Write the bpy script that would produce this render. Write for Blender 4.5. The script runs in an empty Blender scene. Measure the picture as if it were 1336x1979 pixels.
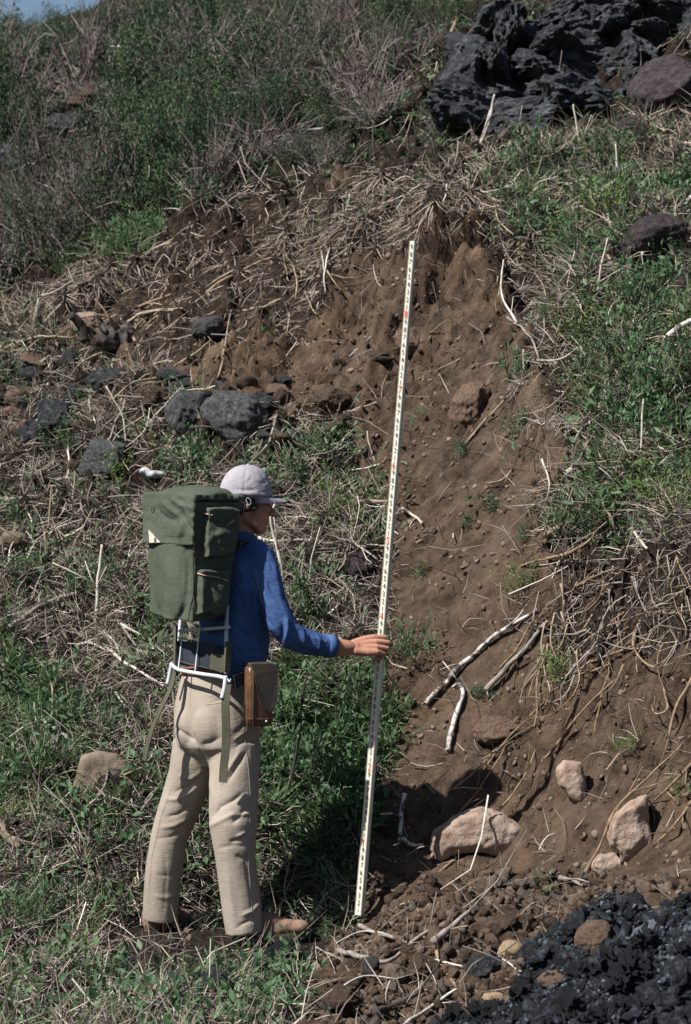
import bpy, bmesh, math, random
import numpy as np
from mathutils import Vector, Matrix
from mathutils.bvhtree import BVHTree
R = math.radians
rng = np.random.default_rng(11)
random.seed(11)
sc = bpy.context.scene
COL = sc.collection
F, CX, CY, CZ = 4790.0, 668.0, 989.5, 1.7      # focal length in photo pixels, centre, eye height

# ------------------------------------------------------------------ camera
cd = bpy.data.cameras.new('camera'); cam = bpy.data.objects.new('camera', cd); COL.objects.link(cam)
cd.sensor_fit = 'VERTICAL'; cd.sensor_height = 36; cd.sensor_width = 24; cd.lens = 36 * F / 1979
cam.location = (0, 0, CZ); cam.rotation_euler = (R(90), 0, 0)
cd.clip_start = 0.1; cd.clip_end = 2000
cd.dof.use_dof = True; cd.dof.focus_distance = 10.4; cd.dof.aperture_fstop = 6.3
sc.camera = cam
# ------------------------------------------------------------------ light
SUND = Vector((0.83, 0.57, -1.10)).normalized()
sd = bpy.data.lights.new('sun', 'SUN'); so = bpy.data.objects.new('sun', sd); COL.objects.link(so)
sd.energy = 5.0; sd.angle = R(0.53); sd.color = (1.0, 0.97, 0.93)
so.rotation_euler = SUND.to_track_quat('-Z', 'Y').to_euler(); so.location = (-8, -6, 12)
w = bpy.data.worlds.new('World'); sc.world = w; w.use_nodes = True
nt = w.node_tree; bg = nt.nodes['Background']; sky = nt.nodes.new('ShaderNodeTexSky')
sky.sky_type = 'NISHITA'; sky.sun_disc = False
sky.sun_elevation = math.asin(-SUND.z); sky.sun_rotation = math.atan2(-SUND.x, -SUND.y)
sky.air_density = 1.0; sky.dust_density = 0.8; sky.ozone_density = 1.5
nt.links.new(sky.outputs[0], bg.inputs[0]); bg.inputs[1].default_value = 0.05
vs = sc.view_settings; vs.view_transform = 'Standard'; vs.look = 'None'; vs.exposure = 0.85; vs.gamma = 1; vs.use_curve_mapping = False
sc.render.engine = 'CYCLES'
sc.cycles.max_bounces = 5; sc.cycles.diffuse_bounces = 1; sc.cycles.transparent_max_bounces = 4

# ------------------------------------------------------------------ helpers
def P(px, py, Y):
    return Vector(((px - CX) * Y / F, Y, CZ + (CY - py) * Y / F))
def proj(co):
    Y = np.maximum(co[:, 1], 0.3)
    return CX + F * co[:, 0] / Y, CY - F * (co[:, 2] - CZ) / Y

_perm = rng.permutation(256); _perm = np.concatenate([_perm, _perm, _perm])
_g = rng.normal(size=(256, 3)); _g /= np.linalg.norm(_g, axis=1)[:, None]
def gnoise(p):
    p = np.asarray(p, float); i = np.floor(p).astype(int); f = p - i; i &= 255
    u = f * f * f * (f * (f * 6 - 15) + 10); out = np.zeros(len(p))
    for dx in (0, 1):
        for dy in (0, 1):
            for dz in (0, 1):
                h = _perm[_perm[_perm[(i[:, 0] + dx) & 255] + ((i[:, 1] + dy) & 255)] + ((i[:, 2] + dz) & 255)]
                g = _g[h]; d = f - np.array([dx, dy, dz])
                wt = (u[:, 0] if dx else 1 - u[:, 0]) * (u[:, 1] if dy else 1 - u[:, 1]) * (u[:, 2] if dz else 1 - u[:, 2])
                out += wt * (g * d).sum(1)
    return out
def fbm(p, oct=4, gain=0.5):
    p = np.asarray(p, float); o = np.zeros(len(p)); a = 1.0
    for k in range(oct):
        o += a * gnoise(p * 2 ** k + 17.3 * k); a *= gain
    return o

def nodes(name):
    m = bpy.data.materials.new(name); m.use_nodes = True
    t = m.node_tree; return m, t, t.nodes['Principled BSDF']
def ramp(t, fac, cols):
    r = t.nodes.new('ShaderNodeValToRGB'); e = r.color_ramp.elements
    while len(e) < len(cols): e.new(0.5)
    for k, (p, c) in enumerate(cols):
        e[k].position = p; e[k].color = (*c, 1)
    t.links.new(fac, r.inputs[0]); return r.outputs[0]
def noise(t, scale, detail=6, rough=0.6, coord='Object', vec=None):
    n = t.nodes.new('ShaderNodeTexNoise'); n.inputs['Scale'].default_value = scale
    n.inputs['Detail'].default_value = detail; n.inputs['Roughness'].default_value = rough
    if vec is None:
        tc = t.nodes.new('ShaderNodeTexCoord'); vec = tc.outputs[coord]
    t.links.new(vec, n.inputs['Vector']); return n.outputs[0]
def bump(t, b, h, strength, dist=0.01, prev=None):
    n = t.nodes.new('ShaderNodeBump'); n.inputs['Strength'].default_value = strength; n.inputs['Distance'].default_value = dist
    t.links.new(h, n.inputs['Height'])
    if prev is not None: t.links.new(prev, n.inputs['Normal'])
    t.links.new(n.outputs[0], b.inputs['Normal']); return n.outputs[0]
def mixc(t, fac, a, b, mode='MIX'):
    m = t.nodes.new('ShaderNodeMix'); m.data_type = 'RGBA'; m.blend_type = mode
    for s, v in ((0, fac), (6, a), (7, b)):
        if isinstance(v, (int, float)): m.inputs[s].default_value = v
        elif isinstance(v, tuple): m.inputs[s].default_value = (*v, 1)
        else: t.links.new(v, m.inputs[s])
    return m.outputs[2]
def mat_noise(name, cols, scale=8, rough=0.9, bs=0.5, bscale=40, bdist=0.01, spec=0.2, coord='Object', detail=8):
    m, t, b = nodes(name)
    c = ramp(t, noise(t, scale, detail, 0.62, coord), cols); t.links.new(c, b.inputs['Base Color'])
    b.inputs['Roughness'].default_value = rough; b.inputs['Specular IOR Level'].default_value = spec
    if bs: bump(t, b, noise(t, bscale, 6, 0.65, coord), bs, bdist)
    return m
def mat_blade(name, cols, trans=0.0, rough=0.75, spec=0.15):
    m, t, b = nodes(name)
    g = t.nodes.new('ShaderNodeNewGeometry')
    c = ramp(t, g.outputs['Random Per Island'], cols); t.links.new(c, b.inputs['Base Color'])
    b.inputs['Roughness'].default_value = rough; b.inputs['Specular IOR Level'].default_value = spec
    if trans:
        tr = t.nodes.new('ShaderNodeBsdfTranslucent'); t.links.new(c, tr.inputs[0])
        mx = t.nodes.new('ShaderNodeMixShader'); mx.inputs[0].default_value = trans
        t.links.new(b.outputs[0], mx.inputs[1]); t.links.new(tr.outputs[0], mx.inputs[2])
        t.links.new(mx.outputs[0], t.nodes['Material Output'].inputs[0])
    return m

M = {}
def lerp_cols(*cs):
    n = len(cs); return [(i / (n - 1), c) for i, c in enumerate(cs)]
M['straw'] = mat_blade('dry_grass', lerp_cols((.075, .06, .05), (.19, .152, .122), (.275, .222, .178), (.40, .335, .27)))
M['strawgrey'] = mat_blade('grey_litter', lerp_cols((.06, .05, .045), (.15, .126, .11), (.24, .20, .178), (.35, .305, .27)))
M['green'] = mat_blade('green_blade', lerp_cols((.035, .07, .025), (.06, .115, .042), (.095, .155, .065), (.15, .19, .10)), 0.3)
M['leaf'] = mat_blade('weed_leaf', lerp_cols((.025, .062, .028), (.045, .10, .042), (.07, .135, .055), (.105, .165, .075)), 0.3, 0.55, 0.3)
M['leafyoung'] = mat_blade('young_leaf', lerp_cols((.07, .14, .03), (.11, .19, .04), (.16, .24, .06)), 0.35, 0.55, 0.3)
M['bushleaf'] = mat_blade('bush_leaf', lerp_cols((.020, .044, .021), (.036, .070, .032), (.058, .098, .048), (.09, .125, .072)), 0.25)
M['bushleaf2'] = mat_blade('dull_bush_leaf', lerp_cols((.03, .045, .028), (.05, .066, .042), (.075, .085, .06), (.11, .10, .08)), 0.25)
M['twig'] = mat_blade('twig', lerp_cols((.05, .04, .035), (.11, .085, .065), (.20, .165, .13), (.34, .29, .24)))
M['palestick'] = mat_blade('pale_stick', lerp_cols((.16, .135, .115), (.28, .24, .205), (.40, .36, .31), (.52, .47, .41)))
M['greytwig'] = mat_blade('grey_twig', lerp_cols((.075, .062, .056), (.14, .115, .105), (.22, .185, .17)))
M['bleached'] = mat_noise('bleached_wood', [(0.25, (.13, .11, .09)), (0.42, (.38, .34, .29)), (0.7, (.55, .50, .44))], 14, .8, .6, 60, .004)
M['greywood'] = mat_noise('grey_wood', [(0.3, (.07, .06, .05)), (0.5, (.20, .175, .155)), (0.75, (.33, .29, .26))], 16, .85, .6, 60, .004)
M['tanwood'] = mat_noise('tan_wood', [(0.3, (.10, .073, .05)), (0.52, (.24, .185, .13)), (0.75, (.40, .325, .24))], 16, .85, .5, 60, .004)
M['darkwood'] = mat_noise('charred_wood', [(0.35, (.018, .016, .015)), (0.6, (.07, .06, .053)), (0.75, (.20, .175, .15))], 14, .85, .7, 50, .006)
M['patchwood'] = mat_noise('lichened_bark', [(0.36, (.03, .028, .026)), (0.46, (.10, .09, .08)), (0.52, (.42, .39, .36)), (0.75, (.56, .53, .49))], 18, .85, .5, 60, .004)
M['rootwood'] = mat_noise('root_bark', [(0.3, (.085, .058, .036)), (0.52, (.19, .132, .082)), (0.75, (.34, .255, .165))], 20, .9, .5, 60, .003)
M['pinkrock'] = mat_noise('weathered_pink_rock', [(0.30, (.10, .065, .045)), (0.43, (.235, .165, .125)), (0.58, (.33, .25, .20)), (0.78, (.42, .335, .285))], 9, .95, .9, 40, .012)
M['greyrock'] = mat_noise('grey_lava_rock', [(0.3, (.022, .023, .024)), (0.5, (.065, .066, .068)), (0.7, (.135, .137, .138))], 9, .92, 1, 30, .015)
M['slabrock'] = mat_noise('brown_grey_slab', [(0.3, (.07, .055, .042)), (0.5, (.155, .12, .09)), (0.7, (.23, .185, .14))], 8, .92, .8, 30, .012)
M['darkrock'] = mat_noise('dark_basalt', [(0.3, (.006, .007, .009)), (0.46, (.022, .025, .029)), (0.58, (.055, .061, .067)), (0.73, (.14, .15, .16))], 3.2, .75, 1, 9, .06, .35)
M['purplerock'] = mat_noise('purple_brown_basalt', [(0.3, (.014, .011, .012)), (0.5, (.040, .030, .032)), (0.75, (.085, .064, .065))], 6, .8, 1, 18, .02, .3)
M['brownrock'] = mat_noise('brown_stone', [(0.3, (.05, .032, .022)), (0.5, (.115, .076, .053)), (0.75, (.20, .138, .10))], 9, .95, .8, 40, .01)
M['tanrock'] = mat_noise('tan_stone', [(0.3, (.17, .12, .07)), (0.55, (.32, .235, .15)), (0.75, (.44, .34, .23))], 9, .95, .7, 40, .008)
M['clod'] = mat_noise('soil_clod', [(0.3, (.032, .023, .018)), (0.5, (.08, .058, .044)), (0.75, (.145, .107, .081))], 10, 1, .9, 45, .012, .05)
M['crumb'] = mat_blade('soil_crumb', lerp_cols((.04, .029, .022), (.09, .065, .048), (.135, .10, .076), (.18, .138, .107)), 0, 1, .05)
M['clinker'] = mat_noise('black_clinker', [(0.40, (.003, .004, .005)), (0.52, (.013, .016, .020)), (0.62, (.040, .049, .060)), (0.72, (.10, .118, .14))], 34, .7, 1, 80, .02, .25)
M['grit'] = mat_blade('lava_grit', lerp_cols((.003, .004, .005), (.008, .010, .013), (.018, .023, .029), (.034, .043, .055), (.07, .088, .11)), 0, .65, .3)
M['slag'] = mat_noise('blue_grey_lava_slab', [(0.35, (.03, .035, .042)), (0.5, (.10, .115, .135)), (0.7, (.24, .265, .30))], 9, .6, .8, 30, .015, .4)
M['rag'] = mat_noise('white_rag', [(0.3, (.30, .31, .32)), (0.6, (.46, .47, .48))], 9, .9, .5, 30, .01)

# ------------------------------------------------------------------ mesh builder
def tag(o, label=None, cat=None, group=None, kind=None):
    if label: o['label'] = label
    if cat: o['category'] = cat
    if group: o['group'] = group
    if kind: o['kind'] = kind
    return o
def link(name, me, mat=None, parent=None):
    o = bpy.data.objects.new(name, me); COL.objects.link(o)
    if mat is not None and me is not None and not me.materials: me.materials.append(mat)
    if parent is not None:
        o.parent = parent
        o.matrix_parent_inverse = Matrix.Translation(parent.location).inverted() if parent.type == 'EMPTY' else Matrix.Identity(4)
    return o
def empty(name, loc, label, cat, group=None):
    o = bpy.data.objects.new(name, None); COL.objects.link(o); o.location = loc; o.empty_display_size = .05
    return tag(o, label, cat, group)
def np_mesh(name, co, quads=None, tris=None, smooth=False):
    me = bpy.data.meshes.new(name); co = np.asarray(co, np.float32)
    nq = 0 if quads is None else len(quads); ntr = 0 if tris is None else len(tris)
    me.vertices.add(len(co)); me.vertices.foreach_set('co', co.ravel())
    idx = np.concatenate([np.asarray(a, np.int32).ravel() for a in (quads, tris) if a is not None and len(a)])
    me.loops.add(len(idx)); me.loops.foreach_set('vertex_index', idx)
    me.polygons.add(nq + ntr)
    st = np.concatenate([np.arange(nq) * 4, nq * 4 + np.arange(ntr) * 3]).astype(np.int32)
    me.polygons.foreach_set('loop_start', st)
    if smooth: me.polygons.foreach_set('use_smooth', np.ones(nq + ntr, bool))
    me.update(calc_edges=True); me.validate(); return me

class MB:
    def __init__(s): s.v = []; s.f = []
    def ring_loft(s, rings, cap=True):
        b = len(s.v); n = len(rings[0])
        for r in rings: s.v += [tuple(p) for p in r]
        for i in range(len(rings) - 1):
            for j in range(n):
                a, c = b + i * n + j, b + i * n + (j + 1) % n
                s.f.append((a, c, c + n, a + n))
        if cap:
            for i, rev in ((0, True), (len(rings) - 1, False)):
                m = len(s.v); s.v.append(tuple(sum((Vector(p) for p in rings[i]), Vector()) / n))
                for j in range(n):
                    a, c = b + i * n + j, b + i * n + (j + 1) % n
                    s.f.append((c, a, m) if rev else (a, c, m))
        return s
    def chain(s, pts, rad, n=14, round_ends=True, flat=None):
        """tube through pts with radii rad; flat=(dir, factor) squeezes along dir"""
        pts = [Vector(p) for p in pts]; rad = list(rad)
        if round_ends:
            t0 = (pts[0] - pts[1]).normalized(); t1 = (pts[-1] - pts[-2]).normalized()
            a, b = rad[0], rad[-1]
            pts = [pts[0] + t0 * a * .95, pts[0] + t0 * a * .7] + pts + [pts[-1] + t1 * b * .7, pts[-1] + t1 * b * .95]
            rad = [a * .3, a * .7] + rad + [b * .7, b * .3]
        rings = []; up = None
        for i, p in enumerate(pts):
            t = (pts[min(i + 1, len(pts) - 1)] - pts[max(i - 1, 0)]).normalized()
            if up is None: up = t.orthogonal().normalized()
            up = (up - t * up.dot(t)).normalized(); sd_ = t.cross(up)
            r = []
            for j in range(n):
                a = 2 * math.pi * j / n; d = up * math.cos(a) + sd_ * math.sin(a)
                d = d * rad[i]
                if flat: fd = Vector(flat[0]); d = d - fd * (d.dot(fd) * (1 - flat[1]))
                r.append(p + d)
            rings.append(r)
        return s.ring_loft(rings)
    def stack(s, rows, ang, n=28, e=2.3):
        """horizontal superellipse rings: rows (centre, half width, half depth); ang = facing"""
        fx, fy = math.sin(ang), math.cos(ang); rings = []
        for c, hw, hd in rows:
            r = []
            for j in range(n):
                a = 2 * math.pi * j / n; ca, sa = math.cos(a), math.sin(a)
                u = math.copysign(abs(ca) ** (2 / e), ca) * hw; v = math.copysign(abs(sa) ** (2 / e), sa) * hd
                r.append((c[0] + fy * u + fx * v, c[1] - fx * u + fy * v, c[2]))
            rings.append(r)
        return s.ring_loft(rings)
    def ellipsoid(s, c, rad, basis=None, n=18, m=11):
        c = Vector(c); B = basis or (Vector((1, 0, 0)), Vector((0, 1, 0)), Vector((0, 0, 1))); rings = []
        for i in range(1, m):
            th = math.pi * i / m
            rings.append([c + B[0] * rad[0] * math.sin(th) * math.cos(2 * math.pi * j / n) + B[1] * rad[1] * math.sin(th) * math.sin(2 * math.pi * j / n) + B[2] * rad[2] * math.cos(th) for j in range(n)])
        return s.ring_loft(rings)
    def hexa(s, p):       # 8 corners: bottom 4 then top 4, same winding
        b = len(s.v); s.v += [tuple(q) for q in p]
        for f in ((0, 3, 2, 1), (4, 5, 6, 7), (0, 1, 5, 4), (1, 2, 6, 5), (2, 3, 7, 6), (3, 0, 4, 7)): s.f.append(tuple(b + i for i in f))
        return s
    def mesh(s, name, smooth=True):
        me = bpy.data.meshes.new(name); me.from_pydata(s.v, [], s.f)
        bm = bmesh.new(); bm.from_mesh(me); bmesh.ops.recalc_face_normals(bm, faces=bm.faces); bm.to_mesh(me); bm.free()
        if smooth: me.polygons.foreach_set('use_smooth', np.ones(len(me.polygons), bool))
        return me
    def remesh(s, name, voxel, it=6, smooth=True):
        me = s.mesh(name); o = bpy.data.objects.new('tmp', me); COL.objects.link(o)
        m = o.modifiers.new('r', 'REMESH'); m.mode = 'VOXEL'; m.voxel_size = voxel; m.use_smooth_shade = smooth
        if it:
            q = o.modifiers.new('s', 'SMOOTH'); q.factor = .5; q.iterations = it
        dg = bpy.context.evaluated_depsgraph_get(); r = bpy.data.meshes.new_from_object(o.evaluated_get(dg))
        bpy.data.objects.remove(o); bpy.data.meshes.remove(me); r.name = name; return r

def mco(me):
    a = np.empty(len(me.vertices) * 3, np.float32); me.vertices.foreach_get('co', a); return a.reshape(-1, 3).astype(float)
def mno(me):
    a = np.empty(len(me.vertices) * 3, np.float32); me.vertices.foreach_get('normal', a); return a.reshape(-1, 3).astype(float)
def setco(me, co):
    me.vertices.foreach_set('co', co.astype(np.float32).ravel()); me.update()
def folds(me, lines, wr=0, wscale=20, stretch=(1, 1, 1)):
    """cloth folds: (polyline, amplitude in metres, width in photo pixels at the figure)"""
    co, no = mco(me), mno(me); px, py = proj(co)
    view = co - np.array([0, 0, CZ]); view /= np.linalg.norm(view, axis=1)[:, None]
    fac = np.clip(-(no * view).sum(1) * 3 + .5, 0, 1); d = np.zeros(len(co))
    for line, amp, wd in lines:
        dist, par = seg_d(px, py, line)
        d += fac * amp * (np.exp(-(dist / wd) ** 2) if amp > 0 else np.exp(-(dist / wd) ** 1.15)) * np.clip(np.sin(np.pi * np.clip(par, .03, .97)) * 1.6, 0, 1)
    if wr: d += wr * fbm(co * wscale * np.array(stretch), 4, .55)
    setco(me, co + no * d[:, None])

def seg_d(px, py, line):
    """distance to a polyline and parameter 0..1 along it"""
    best = np.full(len(px), 1e9); par = np.zeros(len(px)); n = len(line) - 1
    for i in range(n):
        ax, ay = line[i]; bx, by = line[i + 1]; dx, dy = bx - ax, by - ay; L = dx * dx + dy * dy + 1e-9
        t = np.clip(((px - ax) * dx + (py - ay) * dy) / L, 0, 1)
        d = np.hypot(px - ax - t * dx, py - ay - t * dy); k = d < best
        best[k] = d[k]; par[k] = (i + t[k]) / n
    return best, par
# ------------------------------------------------------------------ terrain
CP = [  # (px, py, distance) of points of the ground, read off the photograph
 (-150, 1979, 8.3), (200, 1979, 8.3), (500, 1979, 8.25), (750, 1979, 8.3), (100, 1880, 9.1), (-150, 1800, 9.7), (280, 1812, 9.95), (450, 1835, 9.75), (540, 1832, 9.8), (560, 1800, 10.0),
 (695, 1765, 10.0), (620, 1880, 9.3), (760, 1850, 9.3), (900, 1890, 8.9), (900, 1740, 9.7), (1000, 1840, 9.15), (1100, 1740, 9.4),
 (870, 1960, 8.45), (1000, 1945, 8.4), (1050, 1870, 8.45), (1120, 1800, 8.6), (1220, 1775, 8.7), (1336, 1740, 8.75), (1336, 1880, 8.2), (1200, 1979, 8.0), (1500, 1700, 8.7), (1336, 1690, 9.1), (1230, 1710, 9.25),
 (840, 1640, 10.35), (930, 1640, 10.3), (1150, 1690, 9.75), (1336, 1590, 9.55), (1500, 1500, 9.4), (760, 1640, 10.35), (730, 1560, 10.6),
 (900, 1480, 10.74), (1000, 1560, 10.38), (1100, 1420, 10.5), (1336, 1330, 9.95), (1500, 1300, 9.7), (1250, 1300, 10.2), (1200, 1500, 10.0),
 (1336, 1160, 10.32), (1336, 1075, 10.40), (1500, 1060, 10.2), (1500, 1150, 10.1), (1200, 1150, 10.62), (1200, 1080, 10.72), (1100, 1180, 10.95), (1090, 1110, 11.05), (1020, 1290, 10.9),
 (1336, 980, 10.75), (1200, 1000, 11.0), (1336, 850, 11.1), (1336, 700, 11.6), (1336, 400, 13.2), (1336, 220, 14.9), (1336, 60, 16.8), (1500, 700, 11.3), (1500, 300, 13.8),
 (1080, 900, 11.5), (1080, 750, 12.0), (1060, 600, 12.6), (1000, 430, 13.7), (1130, 500, 13.0), (1100, 330, 14.4), (1200, 700, 11.9),
 (800, 1300, 11.1), (800, 1100, 11.85), (800, 900, 12.5), (850, 700, 13.1), (850, 550, 13.5), (800, 450, 13.75), (800, 400, 13.95), (940, 1000, 11.8), (960, 800, 12.4), (980, 600, 13.1), (950, 1200, 11.3), (700, 620, 13.9), (700, 520, 14.2), (700, 420, 14.5),
 (800, 300, 15.6), (800, 230, 16.6), (1000, 250, 16.0), (1150, 240, 15.7), (870, 240, 16.4), (950, 100, 17.4), (1150, 80, 17.2), (1000, -60, 19.0), (800, 60, 18.4),
 (600, 1700, 10.12), (600, 1500, 10.7), (600, 1250, 11.5), (600, 1000, 12.5), (700, 900, 12.7), (600, 850, 13.1), (600, 760, 13.5), (690, 740, 13.3), (690, 1250, 11.4), (690, 1420, 10.9),
 (200, 1650, 10.35), (100, 1500, 11.0), (300, 1500, 10.75), (100, 1350, 11.7), (100, 1200, 12.4), (300, 1250, 11.9), (250, 1000, 13.3), (100, 1000, 13.5), (-150, 1000, 13.6), (-150, 1400, 11.6),
 (100, 850, 14.4), (250, 850, 14.0), (420, 850, 13.4), (420, 740, 13.9), (250, 720, 14.7), (100, 720, 15.2), (-150, 760, 15.2), (330, 640, 14.8), (450, 600, 14.6), (550, 620, 14.2),
 (300, 560, 15.2), (280, 470, 15.6), (180, 540, 15.5), (110, 580, 15.8), (450, 500, 15.0), (450, 430, 15.3), (600, 440, 14.8), (610, 350, 15.5), (300, 430, 16.0),
 (30, 620, 16.8), (-150, 600, 17.0), (50, 450, 18.3), (200, 400, 17.2), (300, 300, 18.0), (500, 300, 16.8), (50, 300, 20.0), (450, 150, 19.8), (200, 200, 20.8), (600, 200, 18.0), (700, 300, 16.0),
 (50, 165, 24.0), (-150, 120, 25), (200, 95, 25.5), (60, 88, 30.0), (-150, 90, 31), (250, 20, 30), (450, 0, 24.5), (600, 0, 21.0), (450, -120, 29), (800, -120, 23)]
pts = np.array([tuple(P(*c)) for c in CP] +
  [(-6, 8, 0), (-6, 3, 0), (0, 6, 0), (0, 2, 0), (0, -4, 0), (6, 3, .2), (2.6, 6.5, .1), (5, 8, .9), (6, 10.5, 2.2), (-5, 10.5, .3), (-6, 13.5, 1.6), (-7, 17, 3.1), (6, 14, 4.2), (7, 18, 5.8), (-8, 24, 5.2), (-8, 34, 7.4), (-4, 36, 7.9), (3, 34, 9.6), (10, 30, 9.5),
   (-20, -10, 0), (20, -10, .4), (0, -30, -.2), (-25, 15, 1.4), (25, 15, 4.5), (-30, 45, 6.6), (0, 48, 10), (30, 45, 12), (0, 75, 10), (-60, 70, 4), (60, 70, 12), (-70, -60, -2), (70, -60, -1)])
C2 = .12 ** 2
def kern(d2): return np.sqrt(d2 + C2)
A = kern(((pts[:, None, :2] - pts[None, :, :2]) ** 2).sum(2)); A -= np.eye(len(pts)) * 0.02
Q = np.column_stack([np.ones(len(pts)), pts[:, :2]])
K = np.block([[A, Q], [Q.T, np.zeros((3, 3))]])
sol = np.linalg.solve(K, np.concatenate([pts[:, 2], np.zeros(3)]))
def base_h(x, y):
    z = sol[-3] + sol[-2] * x + sol[-1] * y
    for i in range(len(pts)): z = z + sol[i] * np.sqrt((x - pts[i, 0]) ** 2 + (y - pts[i, 1]) ** 2 + C2)
    return z

POLY = [
 ('B', [(-400, -400), (1800, -400), (1800, 220), (950, 250), (800, 330), (620, 330), (300, 440), (90, 540), (-400, 620)]),
 ('S', [(70, 640), (100, 570), (200, 500), (300, 450), (620, 340), (800, 320), (960, 380), (1010, 440), (1035, 560), (1085, 760), (1095, 880), (1020, 980), (1060, 1075), (1800, 1075), (1800, 2300), (570, 2300), (590, 1850), (670, 1760), (712, 1570), (755, 1400), (745, 1220), (735, 1020), (705, 880), (640, 790), (430, 770), (290, 720)]),
 ('H', [(80, 570), (200, 490), (300, 445), (620, 335), (720, 420), (650, 540), (600, 640), (460, 650), (330, 690), (170, 650)]),
 ('H', [(930, 370), (1010, 430), (1045, 570), (1085, 760), (1095, 850), (1070, 780), (1025, 640), (980, 540), (930, 440)]),
 ('D', [(540, 470), (580, 400), (660, 350), (800, 315), (940, 350), (955, 385), (830, 395), (750, 430), (680, 480), (610, 545), (575, 540)]),
 ('D', [(80, 560), (180, 480), (300, 440), (310, 475), (200, 520), (130, 600)]),
 ('G', [(985, 420), (940, 320), (1000, 255), (1250, 215), (1800, 150), (1800, 1070), (1200, 1078), (1110, 1055), (1075, 990), (1135, 870), (1130, 760), (1090, 600), (1055, 470)]),
 ('V', [(490, 1290), (600, 1240), (705, 1250), (760, 1330), (750, 1400), (715, 1500), (690, 1640), (620, 1740), (500, 1720)]),
 ('F', [(-400, 1500), (200, 1470), (330, 1500), (520, 1700), (600, 1790), (590, 1850), (570, 1930), (560, 2300), (-400, 2300)]),
 ('V', [(-400, 1260), (110, 1290), (200, 1430), (120, 1530), (-400, 1560)]),
 ('V', [(80, 500), (130, 440), (290, 410), (300, 445), (170, 500), (110, 550)]),
 ('T', [(1080, 1080), (1140, 1062), (1800, 1062), (1800, 1215), (1336, 1210), (1200, 1230), (1090, 1240), (1070, 1180)]),
 ('L', [(780, 2300), (800, 1992), (980, 1938), (1040, 1830), (1110, 1790), (1240, 1765), (1336, 1730), (1800, 1640), (1800, 2300)])]
def inpoly(px, py, poly):
    r = np.zeros(len(px), bool); n = len(poly)
    for i in range(n):
        x1, y1 = poly[i]; x2, y2 = poly[i - 1]
        if y1 == y2: continue
        k = ((y1 > py) != (y2 > py)) & (px < (x2 - x1) * (py - y1) / (y2 - y1) + x1); r ^= k
    return r
def cover(co):
    px, py = proj(co); q = co * 2.6
    px = px + 38 * fbm(q, 3); py = py + 38 * fbm(q + 50, 3)
    c = np.full(len(co), 'M')
    for k, poly in POLY: c[inpoly(px, py, poly)] = k
    behind = co[:, 1] < 5.0; c[behind] = 'F'
    return c

def axis(parts):
    out = []
    for a, b, s in parts: out += list(np.arange(a, b, s))
    return np.array(out)
xs = axis([(-150, -30, 12), (-30, -8, 2), (-8, -4.4, .3), (-4.4, -2.4, .06), (-2.4, 2.4, .022), (2.4, 4.4, .06), (4.4, 8, .3), (8, 30, 2), (30, 151, 12)])
ys = axis([(-120, -10, 10), (-10, 5, 1), (5, 7.6, .15), (7.6, 14.2, .019), (14.2, 18, .03), (18, 33, .10), (33, 50, .8), (50, 300, 12)])
X, Yg = np.meshgrid(xs, ys); gx, gy = X.ravel(), Yg.ravel()
gz = base_h(gx, gy)
co = np.column_stack([gx, gy, gz])
near = (gy > 5) & (gy < 34) & (np.abs(gx) < 8)
cov = np.full(len(co), 'F'); cov[near] = cover(co[near])
amp = np.zeros(len(co)); cn = co[near]
soil = np.isin(cov, ['S', 'L', 'T', 'H']).astype(float)
r1 = fbm(cn * 1.6, 3); r2 = fbm(cn * 6 + 9, 4, .6); r3 = fbm(cn * 22 + 3, 3, .6)
up_s = np.clip((cn[:, 2] - .5) / 1.5, 0, 1)
sl = soil[near]
r4 = np.abs(fbm(cn * 3.1 + 70, 3, .55))
d = .12 * r1 + (.055 + .025 * up_s) * r2 * (1 - .45 * sl) + (.012 + (.014 + .018 * up_s) * sl) * r3 - .24 * (1 - sl) * np.clip(.30 - r4, 0, 1) * 1.9
foot = np.exp(-(((cn[:, 0] + .6) ** 2 + (cn[:, 1] - 9.9) ** 2) / .25)) + np.exp(-(((cn[:, 0] - .06) ** 2 + (cn[:, 1] - 10) ** 2) / .02))
d *= 1 - np.clip(foot * 1.3, 0, 1)
fl_ = np.clip(1.35 - np.hypot((cn[:, 0] + .48) / .52, (cn[:, 1] - 9.98) / .42), 0, 1); fl_ = np.clip(fl_ * 2, 0, 1)
zt = -.022 + .05 * np.clip(cn[:, 1] - 9.86, -.4, .6)
co[near, 2] = co[near, 2] * (1 - fl_) + zt * fl_; d *= 1 - .8 * fl_
smz = np.zeros(len(cn)); cpx, cpy = proj(cn)
smz = sl * np.clip(1.25 - np.hypot((cpx - 930 + (cpy - 1050) * .12) / 190, (cpy - 1080) / 460), 0, 1) * 1.6; smz = np.clip(smz, 0, 1)
smz = np.maximum(smz, sl * np.clip(1.3 - np.hypot((cpx - 1120) / 260, (cpy - 1640) / 110), 0, 1))
d = d * (1 - .62 * smz)
led = np.abs(fbm(np.column_stack([cn[:, 0] * 2.2, cn[:, 1] * 2.2, cn[:, 2] * 7]) + 5, 3, .6))
d -= (1 - .8 * smz) * sl * (.25 + .75 * up_s) * .10 * np.clip(.28 - led, 0, 1) * 2.4
hump = fbm(cn * 9 + 40, 3, .6); d += (cov[near] == 'L') * (.085 * hump + .03 * np.abs(r3))
crest = [(60, 590), (110, 560), (200, 500), (300, 455), (450, 410), (620, 350), (720, 400), (800, 420), (950, 390), (1010, 440), (1040, 560)]
cpx, cpy = proj(cn); cdist, _ = seg_d(cpx, cpy - 26, crest)
d -= .26 * np.exp(-(cdist / 22) ** 2) * sl
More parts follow.
